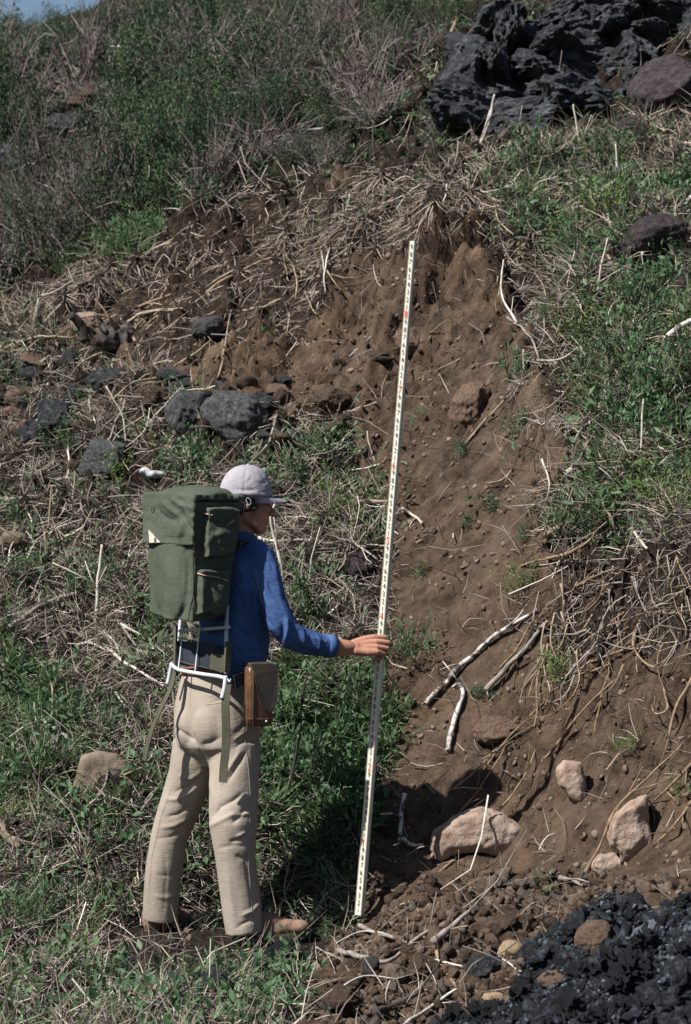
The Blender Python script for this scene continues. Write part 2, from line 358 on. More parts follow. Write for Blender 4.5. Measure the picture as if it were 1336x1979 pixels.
# gullies running down the bare bank
ss = .75 * cn[:, 0] - .65 * cn[:, 1]; al = .5 * cn[:, 0] + .6 * cn[:, 1] + .6 * cn[:, 2]
streak = fbm(np.column_stack([ss * 5, al * .55, al * 0 + 3]), 4, .6)
g = np.abs(gnoise(np.column_stack([ss * 3.2 + .35 * r1, al * .5, al * .2])))
d -= soil[near] * .15 * np.clip(.20 - g, 0, 1) * 2 * np.clip(up_s + .25, 0, 1) * (1 - .5 * smz)
d += soil[near] * .03 * streak
edge = np.clip((34 - cn[:, 1]) / 3, 0, 1) * np.clip((8 - np.abs(cn[:, 0])) / 2, 0, 1) * np.clip((cn[:, 1] - 5) / 2, 0, 1)
d *= edge
co[near, 2] += d; co[near, 1] -= d * .6
ny, nx = len(ys), len(xs)
ii = np.arange((ny - 1) * (nx - 1)); a = (ii // (nx - 1)) * nx + ii % (nx - 1)
quads = np.column_stack([a, a + 1, a + nx + 1, a + nx])
ground = np_mesh('ground', co, quads, None, True)
att = ground.attributes.new('litter', 'FLOAT', 'POINT')
lit = np.isin(cov, ['M', 'F', 'V', 'G', 'B', 'D', 'T']).astype(np.float32)
lit[cov == 'L'] = 0; lit[cov == 'H'] = .8; lit[cov == 'T'] = .8; att.data.foreach_set('value', lit)
stv = np.zeros(len(co), np.float32); stv[near] = streak; att3 = ground.attributes.new('streak', 'FLOAT', 'POINT'); att3.data.foreach_set('value', stv)
att2 = ground.attributes.new('lava', 'FLOAT', 'POINT'); att2.data.foreach_set('value', (cov == 'L').astype(np.float32))
m, t, b = nodes('soil')
nA = noise(t, 1.3, 4, .6); nB = noise(t, 9, 8, .7)
c1 = ramp(t, nB, [(0.30, (.025, .0175, .013)), (0.5, (.078, .054, .039)), (0.72, (.14, .10, .073))])
c2 = ramp(t, nB, [(0.3, (.038, .025, .017)), (0.5, (.105, .070, .047)), (0.75, (.18, .124, .086))])
mk = ramp(t, nA, [(0.46, (0, 0, 0)), (0.62, (1, 1, 1))])
c3a = mixc(t, mk, c1, c2); a3 = t.nodes.new('ShaderNodeAttribute'); a3.attribute_name = 'streak'
sk = ramp(t, a3.outputs['Fac'], [(0.15, (0, 0, 0)), (0.6, (.55, .55, .55))]); c3 = mixc(t, sk, c3a, (.165, .118, .084))
c4 = ramp(t, noise(t, 30, 6, .7), [(0.3, (.008, .0065, .0055)), (0.5, (.026, .020, .016)), (0.75, (.07, .055, .043))])
an = t.nodes.new('ShaderNodeAttribute'); an.attribute_name = 'litter'
an2 = t.nodes.new('ShaderNodeAttribute'); an2.attribute_name = 'lava'
c5 = mixc(t, an.outputs['Fac'], c3, c4); c6 = mixc(t, an2.outputs['Fac'], c5, (.014, .015, .017))
t.links.new(c6, b.inputs['Base Color']); b.inputs['Roughness'].default_value = 1; b.inputs['Specular IOR Level'].default_value = .05
bp = bump(t, b, noise(t, 16, 9, .72), .9, .05); bump(t, b, noise(t, 90, 4, .7), .6, .008, bp)
go = link('ground', ground, m); tag(go, kind='structure')
BV = BVHTree.FromPolygons([tuple(v) for v in co], [tuple(q) for q in quads.tolist()])
ORG = Vector((0, 0, CZ))
def hit(px, py, bv=None):
    d = (P(px, py, 10) - ORG).normalized()
    loc, n, i, dist = (bv or BV).ray_cast(ORG, d)
    if loc is None: loc = P(px, py, 26); n = Vector((0, -.6, .8))
    if n.dot(d) > 0: n = -n
    return loc, n
def down(x, y):
    loc, n, i, dist = BV.ray_cast(Vector((x, y, 60)), Vector((0, 0, -1)))
    return loc, n

# ------------------------------------------------------------------ ground cover (nobody could count it)
qv = co[quads]; e1 = qv[:, 2] - qv[:, 0]; e2 = qv[:, 3] - qv[:, 1]
fn = np.cross(e1, e2); area = np.linalg.norm(fn, axis=1) / 2; fn /= (2 * area[:, None] + 1e-12)
fc = qv.mean(1); fpx, fpy = proj(fc)
inview = (fc[:, 1] > 7.2) & (fc[:, 1] < 33) & (fpx > -800) & (fpx < 2100) & (fpy > -300) & (fpy < 2600)
fcov = cov[quads[:, 0]]
toc = np.array([0, 0, CZ]) - fc; dist_ = np.linalg.norm(toc, axis=1); facing = (fn * toc).sum(1) / dist_
outside = (fpx < -120) | (fpx > 1460) | (fpy < -120) | (fpy > 2100)
WB = np.where(outside, .22, 1.0) * area * np.clip(facing + .12, .06, 1) * inview / np.maximum(fc[:, 1], 7) ** 1.5
patch = .5 + 1.3 * np.clip(fbm(fc * 1.7 + 31, 3) + .35, 0, 1.2)
def sample(n, dens, pat=True):
    wt = WB * np.vectorize(lambda k: dens.get(k, 0.0))(fcov)
    if pat == 'inv': wt = wt * np.clip(1.75 - patch, .25, 2)
    elif pat: wt = wt * patch ** (2.6 if pat == 'hi' else 1.5)
    i = rng.choice(len(wt), n, p=wt / wt.sum()); u, v = rng.random(n)[:, None], rng.random(n)[:, None]
    q = qv[i]; p = (q[:, 0] * (1 - u) + q[:, 1] * u) * (1 - v) + (q[:, 3] * (1 - u) + q[:, 2] * u) * v
    return p, fn[i], fcov[i]
def nrm(v): return v / (np.linalg.norm(v, axis=1)[:, None] + 1e-9)
def away(p):      # keep the boots, the staff foot and the big rocks' faces free
    d1, _ = seg_d(p[:, 0], p[:, 1], [(-.46, 9.86), (-.13, 9.93)]); d2, _ = seg_d(p[:, 0], p[:, 1], [(-.82, 10.1), (-.62, 10.32)])
    front = (p[:, 0] > -1.0) & (p[:, 0] < -.05) & (p[:, 1] > 9.3) & (p[:, 1] < 10.1) & (rng.random(len(p)) < .80)
    qx, qy = proj(p); rk = np.zeros(len(p), bool)
    for a_, b_, w_, h_ in ((190, 1520, 66, 56), (925, 1615, 100, 60), (1216, 1610, 56, 82), (1182, 1668, 46, 36), (1106, 1512, 36, 60), (430, 830, 130, 66), (215, 898, 80, 48), (300, 925, 44, 26), (112, 825, 48, 46), (1302, 170, 80, 60), (1268, 480, 64, 46), (1050, 240, 190, 34), (150, 1410, 20, 20), (704, 1100, 40, 34)):
        rk |= ((qx - a_) / w_) ** 2 + ((qy - b_) / h_) ** 2 < 1
    rk &= rng.random(len(p)) < .85
    return ~(rk | (d1 < .10) | (d2 < .09) | front | (np.hypot(p[:, 0] - .06, p[:, 1] - 10) < .06))
def blades(name, n, dens, L, W, up, mat, hang=0.0, lean=1.0, pat=True):
    p, nr, cv = sample(n, dens, pat); k = away(p); p, nr, cv = p[k], nr[k], cv[k]; n = len(p)
    rnd = rng.normal(size=(n, 3)) * lean; rnd[:, 2] *= .45
    hg = np.where((cv == 'D') | (cv == 'T') | (cv == 'H'), 1.0, hang)[:, None]
    dwn = nr * nr[:, 2:3] - np.array([0, 0, 1.0]); dwn = dwn / (np.linalg.norm(dwn, axis=1)[:, None] + .2)
    d = nrm(nr * .55 + np.array([0, 0, up]) * (1 - .8 * hg) + rnd * .75 + dwn * 1.1 * hg)
    ln = rng.uniform(L[0], L[1], n)[:, None] * (1 + .1 * hg); wd = rng.uniform(W[0], W[1], n)[:, None] * np.sqrt(np.maximum(p[:, 1:2], 9) / 10)
    side = nrm(np.cross(d, rng.normal(size=(n, 3))))
    bend = nrm(rng.normal(size=(n, 3)) + np.array([0, 0, -.7])) * ln * .28
    p0 = p - nr * .01; mid = p0 + d * ln * .55 + bend * .25; tip = p0 + d * ln + bend
    v = np.stack([p0 - side * wd * .5, p0 + side * wd * .5, mid + side * wd * .4, mid - side * wd * .4, tip], 1).reshape(-1, 3)
    b = np.arange(n)[:, None] * 5
    me = np_mesh(name, v, b + np.array([0, 1, 2, 3]), b + np.array([3, 2, 4]))
    return tag(link(name, me, mat), kind='stuff')
def twigs(name, n, dens, L, W, mat, flatness=.5, seg=3):
    p, nr, cv = sample(n, dens); k = away(p); p, nr, cv = p[k], nr[k], cv[k]; n = len(p)
    r = rng.normal(size=(n, 3)); d = nrm(r - nr * (r * nr).sum(1)[:, None] * flatness)
    ln = np.minimum(rng.lognormal(math.log(L), .5, n), L * 3.2)[:, None]; wd = rng.uniform(W[0], W[1], n)[:, None] * np.sqrt(np.maximum(p[:, 1:2], 9) / 10)
    a = nrm(np.cross(d, nr)); bb = np.cross(d, a); cur = a * rng.normal(size=(n, 1)) * .22 + bb * rng.normal(size=(n, 1)) * .14
    st = p + nr * rng.uniform(0, .045, (n, 1)); vs_ = []
    for s in range(seg + 1):
        u = s / seg - .5; c = st + d * ln * u + cur * ln * (u * u * 2) + nrm(rng.normal(size=(n, 3))) * ln * .025; ww = wd * (1 - .55 * (u + .5))
        for kk in range(3):
            th = kk * 2.094; vs_.append(c + (a * math.cos(th) + bb * math.sin(th)) * ww * .5)
    v = np.stack(vs_, 1).reshape(-1, 3); per = 3 * (seg + 1); b = np.arange(n)[:, None] * per; qs = []
    for s in range(seg):
        for kk in range(3): qs.append(b + np.array([s * 3 + kk, s * 3 + (kk + 1) % 3, s * 3 + 3 + (kk + 1) % 3, s * 3 + 3 + kk]))
    return tag(link(name, np_mesh(name, v, np.concatenate(qs), None), mat), kind='stuff')
def leaf_verts(p, d, ln, wd, nr):
    side = nrm(np.cross(d, nr)); fold_ = np.cross(side, d)
    mid = p + d * ln * .45
    return np.stack([p, mid + side * wd * .5 + fold_ * wd * .12, p + d * ln - fold_ * ln * .12, mid - side * wd * .5 + fold_ * wd * .12], 1).reshape(-1, 3)
def leaf_faces(n):
    b = np.arange(n)[:, None] * 4
    return np.concatenate([b + np.array([0, 1, 2]), b + np.array([0, 2, 3])])
def leafy(name, ncl, dens, per, spread, L, mat):
    p, nr, cv = sample(ncl, dens, 'hi'); k = away(p); p, nr = p[k], nr[k]
    n = len(p) * per; sz = np.repeat(rng.uniform(.6, 1.25, len(p)), per)[:, None]
    p = np.repeat(p, per, 0); nr = np.repeat(nr, per, 0)
    off = rng.normal(size=(n, 3)) * spread * sz; off[:, 2] = np.abs(off[:, 2]) * 1.1
    d = nrm(off * 4 + rng.normal(size=(n, 3)) * .6 + np.array([0, 0, .25])); pn = nrm(nr * .6 + np.array([-.2, -.2, 1]) + rng.normal(size=(n, 3)) * .55)
    ln = rng.uniform(L[0], L[1], n)[:, None] * sz
    v = leaf_verts(p + off + nr * .015, d, ln, ln * rng.uniform(.32, .5, (n, 1)), pn)
    return tag(link(name, np_mesh(name, v, None, leaf_faces(n)), mat), kind='stuff')

blades('dry_grass', 84000, dict(B=.05, S=.03, D=3.6, G=1.3, V=.45, F=.7, M=.85, T=.12, H=.45), (.07, .24), (.0028, .005), .35, M['straw'], pat='inv')
blades('grey_grass_litter', 70000, dict(B=.14, S=.03, D=.9, G=.8, V=.4, F=1.5, M=1.2, T=.3, H=.5), (.05, .18), (.003, .006), .1, M['strawgrey'], .2, 1.4, 'inv')
blades('green_grass', 34000, dict(B=.08, D=.03, G=.45, V=3.0, F=.22, M=.10), (.08, .20), (.004, .010), .45, M['green'], pat='hi')
leafy('weed_foliage', 4600, dict(B=.15, S=.008, G=.95, V=1.1, F=.36, M=.22, D=.03), 13, .05, (.022, .055), M['leaf'])
twigs('twig_litter', 12500, dict(B=.2, S=.06, D=.9, G=.8, V=.35, F=.75, M=1.1, T=1.2), .15, (.003, .008), M['twig'])
twigs('pale_stick_litter', 4200, dict(B=.2, S=.03, D=.4, G=.9, V=.4, F=1.2, M=1.2, T=.4), .20, (.004, .010), M['palestick'], .35, 4)
m_, t_, b_ = nodes('rough_crumb'); g_ = t_.nodes.new('ShaderNodeNewGeometry')
cA = ramp(t_, g_.outputs['Random Per Island'], lerp_cols((.04, .029, .022), (.074, .054, .041), (.105, .077, .058), (.15, .115, .09), (.08, .07, .064)))
cB = ramp(t_, noise(t_, 70, 6, .7), [(.3, (.45, .45, .45)), (.7, (1.35, 1.3, 1.25))]); t_.links.new(mixc(t_, 1.0, cA, cB, 'MULTIPLY'), b_.inputs['Base Color'])
b_.inputs['Roughness'].default_value = 1; b_.inputs['Specular IOR Level'].default_value = .05; bump(t_, b_, noise(t_, 90, 5, .75), 1.0, .012); M['crumbrough'] = m_
# soil crumbs on the bare bank
icos = {}
def ico(s):
    if s not in icos:
        bm = bmesh.new(); bmesh.ops.create_icosphere(bm, subdivisions=s, radius=1)
        icos[s] = (np.array([v.co[:] for v in bm.verts]), np.array([[v.index for v in f.verts] for f in bm.faces])); bm.free()
    return icos[s]
def lumps(name, n, dens, S, mat, sub=1, jag=.3, sink=.25, pw=2.2, pat=True):
    p, nr, cv = sample(n, dens, pat); k = away(p); p, nr = p[k], nr[k]; n = len(p)
    V0, F0 = ico(sub); m = len(V0); NB = 24
    s = (S[0] + (S[1] - S[0]) * rng.random(n) ** pw)[:, None, None]
    bank = []
    for k in range(NB):                               # broken, flat sided shapes
        pn = nrm(rng.normal(size=(9, 3))); dd = rng.uniform(.62, 1.0, 9); rad = np.minimum((dd / np.maximum(V0 @ pn.T, 1e-3)).min(1), 1.15)
        q = V0 * rad[:, None]; q = q * (1 + jag * 1.6 * fbm(q * 1.7 + 9.1 * k, 3, .7))[:, None]; bank.append(q)
    q = np.array(bank)[rng.integers(0, NB, n)] * rng.uniform(.5, 1.35, (n, 1, 3))
    a_ = nrm(rng.normal(size=(n, 3))); b_ = nrm(np.cross(a_, rng.normal(size=(n, 3)))); c_ = np.cross(a_, b_)
    q = np.einsum('nmk,nkj->nmj', q, np.stack([a_, b_, c_], 1)) * s
    v = (q + p[:, None, :] + nr[:, None, :] * s * (1 - 2 * sink) * .6).reshape(-1, 3)
    f = (F0[None] + np.arange(n)[:, None, None] * m).reshape(-1, 3)
    return tag(link(name, np_mesh(name, v, None, f), mat), kind='stuff')
lumps('soil_crumbs', 8000, dict(S=1, T=.7, H=2.4, M=.12, F=.1), (.002, .017), M['crumb'], 1, .7, .4, 4.2)
WB0 = WB.copy()
WB = WB0 * ((fpy > 1690) & (fpx > 480))          # the loose rubble at the foot of the bank
lumps('loose_rubble', 2800, dict(S=1, F=.25), (.004, .028), M['crumbrough'], 2, .55, .35, 3.6, True)
WB = WB0.copy()
lumps('lava_clinker', 3200, dict(L=1), (.008, .040), M['clinker'], 2, .8, .2, 2.6, False)
lumps('lava_grit', 26000, dict(L=1), (.003, .011), M['grit'], 1, .6, -1.2, 2.0, False)

# ------------------------------------------------------------------ sticks, branches and roots
def catmull(p, n):
    p = [Vector(q) for q in p]; out = []
    for i in range(len(p) - 1):
        a = p[max(i - 1, 0)]; b_, c_ = p[i], p[i + 1]; e = p[min(i + 2, len(p) - 1)]
        for k in range(n):
            u = k / n
            out.append(.5 * ((2 * b_) + (c_ - a) * u + (2 * a - 5 * b_ + 4 * c_ - e) * u * u + (3 * b_ - a - 3 * c_ + e) * u ** 3))
    return out + [p[-1]]
def wood_mesh(name, pts3, th, taper=.45, n=7, rough=.18, side=0):
    c = catmull(pts3, 5); m = MB(); L = len(c); sd_ = random.random() * 90
    jit = fbm(np.array([tuple(q * 9) for q in c]) + sd_, 3); j3 = [fbm(np.array([tuple(q * 7) for q in c]) + sd_ + 33 * k, 2) for k in (1, 2, 3)]
    c = [q + Vector((j3[0][i], j3[1][i], j3[2][i])) * th * .7 for i, q in enumerate(c)]
    rad = [th * .5 * (1 - taper * i / (L - 1)) * (1 + rough * 2 * jit[i]) for i in range(L)]
    m.chain(c, rad, n, False)
    for _ in range(side):                          # snapped side twigs
        i = random.randrange(L // 4, L - 1); tdir = (c[min(i + 1, L - 1)] - c[i - 1]).normalized()
        o = (tdir * .7 + Vector((random.uniform(-1, 1), random.uniform(-1, .2), random.uniform(-.3, 1)))).normalized()
        l = random.uniform(4, 14) * th
        m.chain([c[i], c[i] + o * l * .5 + Vector((0, 0, .1 * l * random.uniform(-1, 1))), c[i] + o * l], [rad[i] * .55, rad[i] * .42, rad[i] * .25], 5, False)
    return m.mesh(name)
def stick(name, label, pts, th, mat, cat=None, group=None, lift=.4, up=False, taper=.45, side=0, rough=.18):
    """pts (px, py[, metres off the ground]); up=True keeps the piece standing above its first point"""
    RG = 'tan roots hanging over the bare bank'
    l0, n0 = hit(pts[0][0], pts[0][1]); k = l0.y / F; t = th * k; q = []
    for i, p in enumerate(pts):
        if up:
            q.append(P(p[0], p[1], l0.y + (p[2] if len(p) > 2 else 0)) if i else l0 - n0 * .02)
        else:
            l, n = hit(p[0], p[1]); off = (p[2] if len(p) > 2 else 0) + ((.03 if l.y < 9.9 else .015) if not (group == RG and i in (0, len(pts) - 1)) else -.05)
            q.append(l + n * t * lift + (ORG - l).normalized() * off)
    me = wood_mesh(name, q, t, taper, 7, rough, side); o = link(name, me, M[mat])
    c = q[0].copy(); me.transform(Matrix.Translation(-c)); o.location = c
    return tag(o, label, cat or name.replace('_', ' '), group)

G = 'sticks and branches lying on the slope'
for a in [
 ('bleached_stick', 'bleached broken stick lying in green grass at the left edge', [(52, 1372), (95, 1398), (142, 1434)], 11, 'bleached'),
 ('white_stick', 'thin white straight stick slanting down to the standing man\'s hip', [(200, 1250), (262, 1290), (330, 1335)], 7, 'bleached'),
 ('pale_branch', 'pale forked branch running up to the left side of the backpack', [(186, 1122), (235, 1097), (292, 1062)], 8, 'bleached'),
 ('charred_branch', 'charred dark branch just above the pale forked branch beside the backpack', [(184, 1100), (230, 1068), (280, 1043)], 8, 'darkwood'),
 ('grey_log', 'grey half charred log sloping down left in dry litter left of the backpack', [(20, 1212), (85, 1172), (160, 1146)], 13, 'greywood'),
 ('grey_branch', 'long grey bowed branch crossing dry litter up to the top of the backpack', [(12, 1062), (70, 1037), (150, 1017), (235, 1014), (272, 1002)], 7, 'greywood'),
 ('dark_branch', 'thin dark branch slanting down to the top left corner of the backpack', [(195, 920, .06), (240, 965, .07), (276, 1000, .08)], 6, 'darkwood'),
 ('grey_twig', 'thin grey crooked twig meeting the dark branch above the backpack', [(55, 905), (90, 922), (128, 937), (160, 925), (195, 918)], 4, 'greywood'),
 ('grey_brown_log', 'grey brown weathered log leaning in from the left edge beside green grass', [(-12, 1240), (4, 1285), (24, 1332)], 18, 'greywood'),
 ('brown_log', 'short brown log lying in litter low at the left edge', [(-10, 1590), (15, 1608), (44, 1640)], 20, 'tanwood'),
 ('tan_splinter', 'long tan split stick lying across dry grass left of the man\'s boots', [(55, 1712), (90, 1690), (130, 1662)], 13, 'tanwood'),
 ('grey_stick', 'grey dead stick resting diagonally against weeds left of the man\'s knee', [(262, 1582, .03), (300, 1530, .05), (335, 1470, .05)], 8, 'greywood'),
 ('split_log', 'split grey log lying in grass right below the hand on the staff', [(664, 1418), (700, 1468), (755, 1540)], 15, 'greywood'),
 ('curved_branch', 'curved pale thin branch in front of the man\'s elbow', [(568, 1198), (618, 1196), (655, 1172), (676, 1130)], 6, 'bleached'),
 ('straw_stick', 'straight straw coloured stick lying level behind the staff', [(690, 970), (740, 968), (805, 969)], 7, 'tanwood'),
 ('white_branch', 'short white branch right of the staff beside dark clod', [(775, 980), (800, 997), (816, 1012)], 7, 'bleached'),
 ('lichened_branch', 'long bleached branch with black bark patches slanting across bare soil', [(825, 1362), (862, 1320), (900, 1282), (960, 1232), (1038, 1178)], 13, 'patchwood'),
 ('hooked_branch', 'hooked grey white branch stuck in soil under the long patched branch', [(866, 1452), (880, 1395), (897, 1345), (890, 1328), (872, 1332)], 12, 'patchwood'),
 ('bark_branch', 'stout grey branch just right of and parallel to the long patched branch', [(940, 1335), (985, 1290), (1030, 1235), (1058, 1205)], 12, 'greywood'),
 ('broken_limb', 'thick tan broken limb with splintered end on the soil edge', [(1058, 1034), (1100, 1002), (1150, 960)], 14, 'tanwood'),
 ('dead_limb', 'grey limb continuing up from beside the thick tan broken limb', [(1150, 995), (1175, 975), (1205, 952)], 8, 'greywood'),
 ('white_snag', 'short white snag sticking down by the dark turf edge at right', [(1212, 985, .06), (1230, 1028, .06), (1252, 1060, .05)], 9, 'bleached'),
 ('short_log', 'short pale log end poking from the grass at the bank edge', [(1100, 912), (1120, 890), (1142, 868)], 13, 'bleached'),
 ('grey_limb', 'grey white limb hanging over green weeds at the right edge', [(1350, 614, .20), (1300, 645, .18), (1262, 690, .15), (1222, 732, .1)], 13, 'patchwood'),
 ('dark_limb', 'dark crooked limb with white tips at upper right by boulder', [(1350, 370, .12), (1310, 400, .12), (1283, 440, .10), (1240, 492, .05)], 9, 'patchwood'),
 ('dark_twig', 'thin dark twig joining the crooked limb at upper right', [(1200, 365, .1), (1225, 405, .1), (1250, 432, .1), (1284, 440, .1)], 5, 'darkwood'),
 ('curved_limb', 'big curved tan limb hanging down at the top centre', [(872, -10, .1), (886, 25, .12), (874, 70, .12), (880, 130, .06)], 9, 'tanwood'),
 ('fallen_branch', 'long tan branch lying over dry brush left of the lava outcrop', [(790, 150), (830, 148), (880, 146)], 6, 'tanwood'),
 ('forked_snag', 'dead grey forked branch lying on top of the lava outcrop', [(900, 110, .15), (960, 75, .18), (1010, 60, .18), (1030, 25, .15)], 7, 'greywood'),
 ('long_branch', 'long pale branch lying level in hillside brush left of centre', [(375, 245, .25), (440, 262, .25), (520, 252, .25), (640, 250, .2)], 5, 'bleached'),
 ('bent_branch', 'bent pale branch arching out of brush in the left middle', [(322, 330, .2), (352, 307, .2), (386, 298, .2)], 6, 'tanwood'),
 ('root_branch', 'long pale root reaching left from the uprooted stump', [(0, 682, .05), (35, 663, .08), (80, 652, .1), (150, 655, .08)], 7, 'tanwood'),
 ('upright_shoot', 'slender pale dead shoot standing left of the uprooted stump', [(112, 668, .05), (96, 625, .1), (84, 570, .1)], 5, 'tanwood'),
 ('tan_branch', 'thick tan branch lying on the scarp above the uprooted stump', [(248, 622), (290, 603), (355, 597)], 9, 'tanwood'),
 ('long_root', 'long thin tan root trailing down the scarp face left of centre', [(270, 592), (330, 570), (380, 545)], 6, 'rootwood'),
 ('trailing_root', 'tan root curving along the crest of the scarp', [(400, 562), (440, 540), (480, 517), (525, 500)], 7, 'rootwood'),
 ('thin_root', 'thin straw coloured root slanting down bare scarp soil beside grey stone', [(335, 712), (390, 675), (420, 640), (440, 600)], 5, 'tanwood'),
 ('pale_root', 'pale thin root hanging to the right of the thin slanting root', [(420, 730), (432, 680), (444, 600)], 5, 'tanwood'),
 ('scarp_stick', 'brown stick lying level on the scarp under hanging dry grass', [(470, 600), (510, 592), (545, 580)], 6, 'tanwood'),
 ('thin_branch', 'thin grey branch on bare soil left of the upper staff', [(676, 690), (715, 655), (770, 606)], 5, 'greywood'),
 ('weathered_stick', 'weathered forked stick on dark soil left of the staff middle', [(664, 800), (690, 790), (732, 778)], 6, 'greywood'),
 ('rosette_stick', 'pale dead stem lying in the soil above a green sprig', [(892, 870), (940, 812), (992, 760)], 6, 'tanwood'),
 ('grey_bar', 'straight grey stick lying just right below the foot of the staff', [(695, 1790), (740, 1808), (790, 1825)], 10, 'greywood'),
 ('crooked_branch', 'long crooked branch lying across rubble below the staff', [(655, 1842), (700, 1850), (748, 1860), (790, 1832), (838, 1788)], 11, 'greywood'),
 ('dark_log', 'short dark log with pale cut end lying in rubble', [(845, 1822), (878, 1796), (912, 1762)], 15, 'greywood'),
 ('pale_stick', 'thin pale straight stick among brown stones below the dark log', [(800, 1852), (845, 1858), (895, 1868)], 7, 'bleached'),
 ('brown_stick', 'brown stick crossing under the thin pale stick in the rubble', [(845, 1842), (858, 1875), (882, 1910)], 10, 'rootwood'),
 ('charred_log', 'charred black log with tan end at the bottom centre', [(720, 1962), (765, 1945), (818, 1920)], 18, 'darkwood'),
 ('long_stick', 'long pale stick slanting up from the bottom edge beside black lava', [(775, 1985), (830, 1948), (888, 1908)], 9, 'bleached'),
 ('small_stick', 'small pale stick beside the tan stone in the rubble', [(965, 1850), (985, 1862), (1008, 1878)], 5, 'bleached'),
 ('wood_chip', 'small grey wood chip lying alone on the smooth soil at right', [(1084, 1702), (1105, 1708), (1128, 1714)], 12, 'greywood'),
 ('driftwood', 'grey forked driftwood lying in grass at the bottom left', [(205, 1890, .05), (232, 1925, .06), (275, 1960, .05), (305, 1985, .03)], 11, 'greywood'),
 ('white_twig', 'white forked twig fallen in dry grass right of the man\'s face', [(500, 1040, .04), (540, 1047, .05), (592, 1044, .04)], 6, 'bleached'),
 ('broken_twig', 'slanting pale twig crossing below the white forked twig right of the man', [(555, 1100), (580, 1062), (612, 1032)], 5, 'bleached'),
 ('bent_twig', 'bent pale twig by a dark stone left of the staff', [(678, 1045), (705, 1062), (732, 1082)], 6, 'bleached'),
 ('shaded_branch', 'blue grey branch with cut orange end in the man\'s shadow', [(782, 1535, .06), (776, 1580, .05), (780, 1628, .05), (812, 1632, .08)], 10, 'patchwood'),
]:
    stick(*a, group=G, side=random.choice((1, 2, 3)) if a[3] < 13 else 1)
GU = 'dead stems standing upright on the slope'
for a in [
 ('dead_stalk', 'forked dead white stem standing left of the backpack', [(180, 1208), (188, 1150), (192, 1108), (197, 1052)], 9, 'bleached'),
 ('tan_stub', 'short tan stub standing in dry litter at far left', [(92, 1078), (89, 1055), (87, 1028)], 10, 'tanwood'),
 ('white_stalk', 'bleached crooked stem standing right of the man\'s chin', [(549, 1132), (540, 1085), (524, 1012), (532, 972)], 8, 'bleached'),
 ('white_stake', 'tall white dead stem standing before the lava outcrop', [(925, 292), (944, 240), (955, 184)], 8, 'bleached'),
 ('thin_stake', 'thin white upright stem in green weeds at upper right', [(1190, 372), (1192, 325), (1190, 278)], 6, 'bleached'),
 ('leaning_stake', 'leaning white stem at the foot of the outcrop right side', [(1126, 288), (1114, 245), (1109, 202)], 6, 'bleached'),
 ('short_stake', 'short white stem standing at the middle of the outcrop foot', [(998, 264), (1001, 244)], 6, 'bleached'),
 ('slender_stalk', 'tall slender dark stem with few leaves behind the leather case', [(545, 1590), (575, 1450), (588, 1330), (600, 1290)], 5, 'darkwood'),
 ('pale_stalk', 'pale dead stem standing behind the man\'s left hip', [(345, 1500), (338, 1400), (332, 1300)], 7, 'greywood'),
 ('grey_stalk', 'long grey stem standing in weeds in front of the grey boulder', [(250, 870), (235, 800), (205, 745)], 5, 'bleached'),
 ('straight_stalk', 'pale straight stem standing in green weeds at right middle', [(1230, 990), (1238, 880), (1245, 770)], 6, 'bleached'),
 ('slim_stalk', 'slim pale stem leaning among weeds at right above the bank edge', [(1150, 570), (1160, 520), (1172, 460)], 6, 'bleached'),
]:
    stick(*a, group=GU, up=True, side=random.choice((1, 2, 3)), rough=.3)
